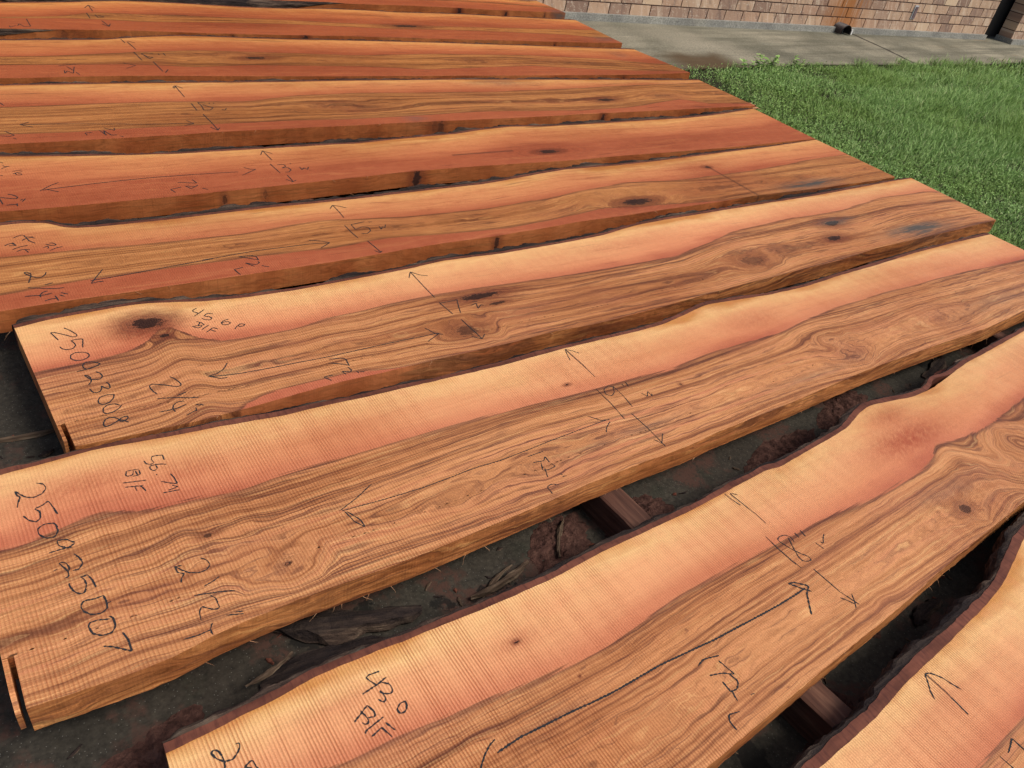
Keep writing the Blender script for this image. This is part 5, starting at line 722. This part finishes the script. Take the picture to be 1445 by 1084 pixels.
# the pier beyond the dark opening
brick_wall('brick_wall', 'short brick pier standing forward of the long wall at the right edge', (10.28, 3.262), ANG, 2.6, 3.0, .165)
n = N('gap_shade_black'); DARKM = n.out((.010,.010,.011), .6, None, .2)
gap_shade = empty('gap_shade_panel', (10.42, 3.475, 0), 'black narrow sheet set back between the long brick wall and the pier', 'gap_shade'); gap_shade.rotation_euler = (0,0,ANG)  # added black sheet, its colour stands for the deep shade in the gap
g = Geo(); g.box((0,0,1.53), (.86,.04,2.98)); g.build('shade_sheet', DARKM, gap_shade)
g = Geo(); g.box((-.41,-.022,1.53), (.03,.028,2.98)); g.box((.41,-.022,1.53), (.03,.028,2.98)); g.build('shade_edges', DARKM, gap_shade)  # added edge strips in the same shade black
g = Geo(); g.tube([(-.30,-.022,1.05), (-.30,-.05,1.05), (-.22,-.05,1.05)], [.009,.009,.008], 8); g.build('added_tube', DARKM, gap_shade)  # added small tube on the sheet, same shade black


# ------------------------------------------------------------------ small things on the wall and apron
def plain(name, c, rough=.6, spec=.3, metal=0, scale=30, var=.25):
    n = N(name); a = n.noise(n.coord(), scale, 4, .6)
    n.b.inputs['Metallic'].default_value = metal
    return n.out(n.ramp(a, [(.3, tint(c, (1-var,)*3)), (.7, tint(c, (1+var,)*3))]), rough, n.bump(a, .2, .002), spec)
WHITE = plain('white_plastic', (.62,.62,.60), .5)
BROWNM = plain('brown_metal', (.060,.042,.036), .5)
DUCTD = plain('duct_inside', (.012,.010,.010), .8)
wy = float(WY(7.42))
duct = empty('drain_outlet', (7.42, wy-.004, .03), 'brown corrugated drain outlet with a white rim at the foot of the brick wall', 'drain outlet'); duct.rotation_euler = (0,0,ANG)
def shell(x0, w, h, d, ribs):
    v = []; f = []; na = 14; ny = 22
    for i in range(ny):
        y = -d*i/(ny-1); rr = 1+.05*(math.sin(i*2.1) if ribs else 0)
        for k in range(na):
            a = math.pi*k/(na-1); v.append((x0+w/2*rr*math.cos(a)*1.0, y, .0+h*rr*max(0.0, math.sin(a))**.6))
    for i in range(ny-1):
        for k in range(na-1): f.append([i*na+k, i*na+k+1, (i+1)*na+k+1, (i+1)*na+k])
    return v, f
v, f = shell(0, .14, .085, .12, True); mesh_obj('sleeve', v, f, BROWNM, duct)
v, f = shell(0, .12, .073, .118, False); mesh_obj('lining', v, f, DUCTD, duct)
g = Geo(); g.box((.083,-.065,.026), (.020,.11,.052), jitter=.003); g.build('rim', WHITE, duct)
STEEL = plain('pale_metal', (.45,.46,.47), .45, .4); PLUM = plain('plum_paint', (.16,.11,.115), .5)
pl = empty('wall_plate', (8.515, float(WY(8.515))-.004, .252), 'small upright metal cover plate screwed to the brick wall', 'cover plate'); pl.rotation_euler = (0,0,ANG)
g = Geo(); g.box((0,-.006,0), (.056,.010,.135)); g.build('frame', STEEL, pl)
g = Geo(); g.box((.003,-.013,-.003), (.040,.008,.112)); g.build('cover', PLUM, pl)


# ------------------------------------------------------------------ litter on the pad
def sawdust_material():
    n = N('sawdust'); P = n.coord(); a = n.noise(P, 45, 5, .65); b = n.noise(P, 9, 3, .6)
    col = n.ramp(a, [(.3, (.030,.015,.012)), (.5, (.075,.036,.028)), (.72, (.135,.070,.052))])
    return n.out(n.mix(n.range(b, .5, .7, 0, .5), col, (.05,.028,.022)), .95, n.bump(a, .9, .012), .1)
DUST = sawdust_material()
def mound(x, y, rx, ry, h, rot, label, seed):
    nr, na = 40, 110; h = h*.75
    u = np.linspace(0, 1, nr)[:,None]; a = np.linspace(0, 2*math.pi, na)[None]
    ca_, sa_ = np.cos(a), np.sin(a)
    e = 1+.5*vnoise(ca_*1.6+seed, sa_*1.6, seed)+.32*vnoise(ca_*4, sa_*4+seed, seed)+.16*vnoise(ca_*13, sa_*13+seed, seed)
    px, py = rx*u*e*ca_, ry*u*e*sa_
    z = h*(1-u**1.2)*(1+1.5*fnoise(px*24+seed, py*24, seed))+.012*fnoise(px*70, py*70, seed+1, 3)*(1-u)**.7
    z = np.where(u > .985, -.004, np.maximum(z, -.0015+.002*(1-u)))
    o = mesh_obj('sawdust_heap', np.stack([px, py, z], -1).reshape(-1,3), grid_faces(nr, na, 0), DUST, None, (x, y, .0045)); o.rotation_euler = (0,0,rot)
    return tag(o, label, 'sawdust', 'clumps of red-brown sawdust on the pavement')
mound(1.66,-.62,.22,.10,.032,.35,'widest red-brown sawdust heap under the middle of the near gap',1)
mound(1.40,-.70,.12,.07,.026,.2,'ragged sawdust heap left of the widest one',2)
mound(2.05,-.52,.16,.07,.022,.3,'low sawdust spill right of the widest heap',3)
mound(1.12,-.58,.10,.06,.020,.1,'sawdust clump beside the reddish bearer',4)
mound(.88,-.57,.12,.06,.014,.5,'flat damp sawdust clump behind the stick',5)
mound(1.10,-1.22,.12,.075,.034,.5,'sawdust mound at the bottom right gap by the bearer',6)
mound(1.42,-1.06,.05,.04,.010,.2,'small sawdust pat on bare concrete in the right gap',7)
mound(1.72,-1.02,.07,.05,.012,.8,'sawdust pat half under the curved bark edge',8)
mound(-.02,-.66,.13,.07,.016,.3,'sawdust smear at the bottom left under the near slab corner',9)
def stick_material():
    n = N('dead_wood'); P = n.coord(); a = n.noise(n.vmul(P, (12, 90, 90)), 1, 4, .6)
    return n.out(n.ramp(a, [(.3, (.035,.022,.016)), (.55, (.11,.075,.05)), (.75, (.26,.20,.14))]), .9, n.bump(a, .8, .004), .1)
DEAD = stick_material()
def chip(name, x, y, z, L, w, h, rot, label, seed, mat=None, cat='bark piece', group='bark and wood scraps on the pavement', tilt=0.):
    n = 14; v = []; f = []; s = random.Random(seed)
    for i in range(n):
        u = i/(n-1)*2-1; ww = w*(1-.75*abs(u)**2.2)*(1+.25*math.sin(u*5+seed)); bend = .06*L*u*u*(1 if seed % 2 else -1)
        for (a, b) in ((-.5,0),(.5,0),(.42,.7),(.1,1),(-.3,.85)):
            v.append((u*L/2, a*ww+bend+s.gauss(0,w*.05), b*h*(1-.5*abs(u)**3)+s.gauss(0,h*.06)+tilt*u*L/2+abs(tilt)*L/2))
    for i in range(n-1):
        for k in range(5): f.append([i*5+k, i*5+(k+1)%5, (i+1)*5+(k+1)%5, (i+1)*5+k])
    f.append([4,3,2,1,0][::-1]); f.append([(n-1)*5+k for k in range(5)])
    o = mesh_obj(name, v, f, mat or OUTER, None, (x, y, z)); o.rotation_euler = (0,0,rot)
    return tag(o, label, cat, group)
chip('bark_slab', .36, -.555, .012, .30, .060, .026, -.32, 'long grey-brown slab of loose bark lying in the gap in front of the 19-inch slab', 3)
chip('bark_slab', .30, -.60, .006, .26, .05, .020, -.10, 'dark split bark strip tucked beneath the long loose bark slab', 4)
chip('dead_stick', .70, -.602, .012, .17, .018, .012, .16, 'pale dry stick lying against the bark edge', 5, DEAD, 'stick')
chip('dead_stick', .69, -.585, .006, .12, .010, .008, .42, 'thin dry stick crossing behind the pale one', 8, DEAD, 'stick')
chip('dead_stick', .89, -.55, .010, .12, .013, .012, .85, 'short upright-looking dead stick left of the reddish bearer', 6, DEAD, 'stick')
chip('dead_stick', -.09, .245, .006, .20, .012, .010, -.10, 'thin twig on the pavement left of the 250923008 slab', 7, DEAD, 'stick')
chip('bark_piece', .19, -.603, .05, .10, .010, .006, .28, 'pale bark splinter lifting from the near slab edge', 9, DEAD)
chip('bark_piece', 1.57, -1.112, .006, .13, .035, .014, .1, 'curled bark flake in the right gap near the curved bark edge', 10)
chip('bark_piece', 1.38, -1.19, .006, .10, .045, .022, .9, 'dark bark chunk just behind the bearer in the right gap', 11)
chip('bark_piece', 2.36, -.597, .10, .20, .020, .012, .30, 'detached reddish bark strip bridging the hollow in the near slab edge', 12, INNER)
chip('bark_piece', 2.62, -.50, .006, .22, .05, .012, .25, 'bark flakes on concrete in the right end of the near gap', 13)
chip('bark_piece', 1.82, -.60, .03, .10, .03, .014, .5, 'bark crumb on top of the widest sawdust heap', 14)
chip('bark_piece', -.05, .172, .006, .035, .014, .006, .3, 'small black bark crumb on the pavement by the notched corner', 15)
for i in range(110):
    r_ = random.Random(100+i)
    if i < 74: x_, y_ = r_.uniform(.2, 2.9), r_.uniform(-.68, -.50)
    elif i < 96: x_, y_ = r_.uniform(1.0, 2.3), r_.uniform(-1.22, -1.06)
    else: x_, y_ = r_.uniform(-.25, -.03), r_.uniform(-.6, .6)
    chip('wood_chip', x_, y_, .005, r_.uniform(.008, .03), r_.uniform(.003, .009), r_.uniform(.002, .005), r_.uniform(0, 3.1), 'tiny wood or bark chip scattered on the dark pavement between slabs', 200+i, r_.choice((DEAD, OUTER, INNER)), 'wood chip', 'tiny chips scattered on the pavement')


# ------------------------------------------------------------------ lawn
def grass_material():
    n = N('grass_blades'); P = n.coord(); r = n.attr('rnd'); hgt = n.attr('hgt')
    big = n.noise(P, 1.4, 3, .55)
    c = n.ramp(r, [(0, (.110,.210,.050)), (.4, (.210,.385,.095)), (.72, (.320,.510,.155)), (.88, (.46,.58,.25)), (1, (.68,.60,.38))])
    c = n.mix(n.range(big, .40, .66, 0, .55), c, (.175,.300,.045))
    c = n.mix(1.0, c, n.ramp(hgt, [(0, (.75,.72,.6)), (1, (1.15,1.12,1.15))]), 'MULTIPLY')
    n.out(c, .55, None, .35)
    n.b.inputs['Transmission Weight'].default_value = 0
    try: n.b.inputs['Subsurface Weight'].default_value = 0
    except Exception: pass
    return n.m
GRASS = grass_material()
def blades(name, X, Y, H, W, lean, seed, mat, rnd_shift=0., dirbias=None):
    r = np.random.default_rng(seed); n = len(X); az = r.uniform(0, 2*math.pi, n); le = np.abs(r.normal(lean, lean*.5, n))
    if dirbias is not None: 
        m = r.random(n) < dirbias[1]; az = np.where(m, r.normal(dirbias[0], .5, n), az)
    dx, dy = np.cos(az), np.sin(az); fa = az+math.pi/2+r.normal(0, .5, n); wx, wy = np.cos(fa)*W/2, np.sin(fa)*W/2
    V = np.zeros((n, 7, 3)); hg = np.zeros((n, 7))
    for i, (u, wf) in enumerate(((0, 1.0), (.45, .9), (.78, .6))):
        cx = X+dx*H*le*u**1.8; cy = Y+dy*H*le*u**1.8; cz = H*u*(1-.25*le*u)
        V[:, 2*i] = np.stack([cx-wx*wf, cy-wy*wf, cz], -1); V[:, 2*i+1] = np.stack([cx+wx*wf, cy+wy*wf, cz], -1); hg[:, 2*i:2*i+2] = u
    V[:, 6] = np.stack([X+dx*H*le, Y+dy*H*le, H*(1-.3*le)], -1); hg[:, 6] = 1
    b = np.arange(n)[:, None]*7
    T = np.concatenate([b+np.array([[0,1,3]]), b+np.array([[0,3,2]]), b+np.array([[2,3,5]]), b+np.array([[2,5,4]]), b+np.array([[4,5,6]])])
    rv = np.repeat(np.clip(r.beta(2.2, 2.4, n)+rnd_shift, 0, 1), 7)
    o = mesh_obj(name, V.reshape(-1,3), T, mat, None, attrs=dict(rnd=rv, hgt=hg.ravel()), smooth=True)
    return o
rg = np.random.default_rng(3)
def scatter(n, x0, x1, y0, y1, keep):
    X = rg.uniform(x0, x1, n); Y = rg.uniform(y0, y1, n); k = keep(X, Y) > rg.random(n); return X[k], Y[k]
def dens(X, Y):
    edge = np.clip((GY(X)+.14*fnoise(X*2.2, Y*0, 15)+.20*fnoise(X*9, Y*0, 5)+.04-Y)/.14, 0, 1)
    left = np.clip((X-(3.80+.06*fnoise(Y*6, X*0, 6)))/.10, 0, 1)
    bare = np.clip((fnoise(X*2.2, Y*3, 9)+.50)*3.0, .30, 1)
    dirt = 1-.97*np.exp(-(((X-4.10)/.34)**2+((Y-2.25)/.50)**2)*.8)
    dirt2 = 1-.9*np.exp(-(((X-5.65)/.28)**2+((Y-2.42)/.14)**2))
    return edge*left*bare*dirt*dirt2
X, Y = scatter(270000, 3.7, 8.2, -1.2, 2.75, dens)
tall = np.clip((X-4.7)/1.5, 0, 1)*np.clip((2.6-Y)/.5, .3, 1)
clump = np.clip(fnoise(X*3, Y*3, 2)*1.2+.6, .25, 1.3)
H = (.032+.070*tall+.03*np.clip((Y-2.45)/.2, 0, 1)*rg.random(len(X)))*(.55+.85*rg.random(len(X))**1.5)*(.6+.5*clump)
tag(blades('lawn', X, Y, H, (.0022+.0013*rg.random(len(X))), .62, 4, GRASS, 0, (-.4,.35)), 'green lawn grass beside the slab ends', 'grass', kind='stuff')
X, Y = scatter(60000, 8.2, 14, -3, 2.75, dens)
H = (.05+.04*rg.random(len(X)))
tag(blades('far_lawn', X, Y, H, .005+.003*rg.random(len(X)), .5, 5, GRASS, .0, (-.4,.35)), 'longer lawn grass toward the far end of the wall', 'grass', kind='stuff')
# low broad-leaved ground cover
def leaf_cloud(name, X, Y, Z, size, seed, mat, per=3):
    r = np.random.default_rng(seed); n = len(X)
    X = np.repeat(X, per)+r.normal(0, .008, n*per); Y = np.repeat(Y, per)+r.normal(0, .008, n*per); Z = np.repeat(Z, per)+r.uniform(-.006, .006, n*per)
    n = len(X); az = r.uniform(0, 2*math.pi, n); tl = r.normal(0, .45, n); s = size*r.uniform(.6, 1.3, n)
    d = np.stack([np.cos(az)*np.cos(tl), np.sin(az)*np.cos(tl), np.sin(tl)], -1); w = np.stack([-np.sin(az), np.cos(az), r.normal(0, .3, n)], -1)
    P = np.stack([X, Y, np.maximum(Z, .004)], -1)
    V = np.stack([P, P+d*(s*.5)[:,None]+w*(s*.34)[:,None]+[0,0,.002], P+d*s[:,None], P+d*(s*.5)[:,None]-w*(s*.34)[:,None]+[0,0,.002]], 1)
    F = (np.arange(n)[:,None]*4+np.array([[0,1,2,3]]))
    return mesh_obj(name, V.reshape(-1,3), F, mat, None, attrs=dict(rnd=np.repeat(np.clip(r.beta(2,2.6,n), 0, .9), 4), hgt=np.tile([.3,.7,.9,.7], n)))
def cdens(X, Y):
    return np.clip((fnoise(X*1.7, Y*2.4, 21)+.30)*2.2, 0, 1)*np.clip((X-3.95)/.15, 0, 1)*np.clip((GY(X)+.04-Y)/.06, 0, 1)*(1-.85*np.exp(-(((X-4.15)/.28)**2+((Y-2.35)/.34)**2)))*np.clip((7.2-X)/1.8, 0, 1)
X, Y = scatter(14000, 3.9, 7.2, .2, 2.75, cdens)
tag(leaf_cloud('ground_cover', X, Y, rg.uniform(.008, .04, len(X)), .0115, 8, GRASS), 'low broad-leaved weeds mixed into the short grass', 'ground cover', kind='stuff')
# single weeds leaning over the apron edge
def weed(x, y, h, label, seed, nl=9):
    root = empty('weed', (x, y, 0), label, 'weed', 'weeds along the apron edge'); r = random.Random(seed)
    g = Geo(); lv = []; lf = []; rn = []
    for k in range(3):
        a = r.uniform(0, 6.28); p = np.array((0.,0.,0.)); pts = [p]; d = np.array((.5*math.cos(a), .5*math.sin(a), 1.))
        for i in range(5):
            d = d+np.array((r.uniform(-.25,.25), r.uniform(-.25,.25), -.05)); p = p+d/np.linalg.norm(d)*h*r.uniform(.17,.22); pts.append(p)
            for q in range(nl//4+1):
                b = r.uniform(0, 6.28); s = r.uniform(.025,.045)*h/.12; u = np.array((math.cos(b), math.sin(b), r.uniform(-.2,.5))); wv = np.array((-math.sin(b), math.cos(b), r.uniform(-.2,.2)))
                m = len(lv); lv += [tuple(p), tuple(p+u*s*.35+wv*s*.32), tuple(p+u*s*.8+wv*s*.25), tuple(p+u*s), tuple(p+u*s*.8-wv*s*.25), tuple(p+u*s*.35-wv*s*.32)]
                lf.append([m+i2 for i2 in range(6)]); rn += [r.uniform(.2,.8)]*6
        g.tube(pts, [.0022, .002, .0018, .0015, .0012, .001], 5)
    g.build('stem', GRASS, root, attrs=dict(rnd=[.5]*len(g.v), hgt=[.4]*len(g.v)))
    mesh_obj('leaves', lv, lf, GRASS, root, attrs=dict(rnd=rn, hgt=[.8]*len(lv)))
weed(5.13, 2.63, .13, 'round-leaved weed standing highest at the apron edge', 1)
weed(5.29, 2.64, .11, 'leafy weed right beside the highest one at the apron edge', 2, 12)
weed(5.62, 2.62, .10, 'weed with a folded pale leaf where the bare dirt meets the apron', 3)
weed(4.95, 2.56, .09, 'small weed nearest the brown puddle stain', 4)
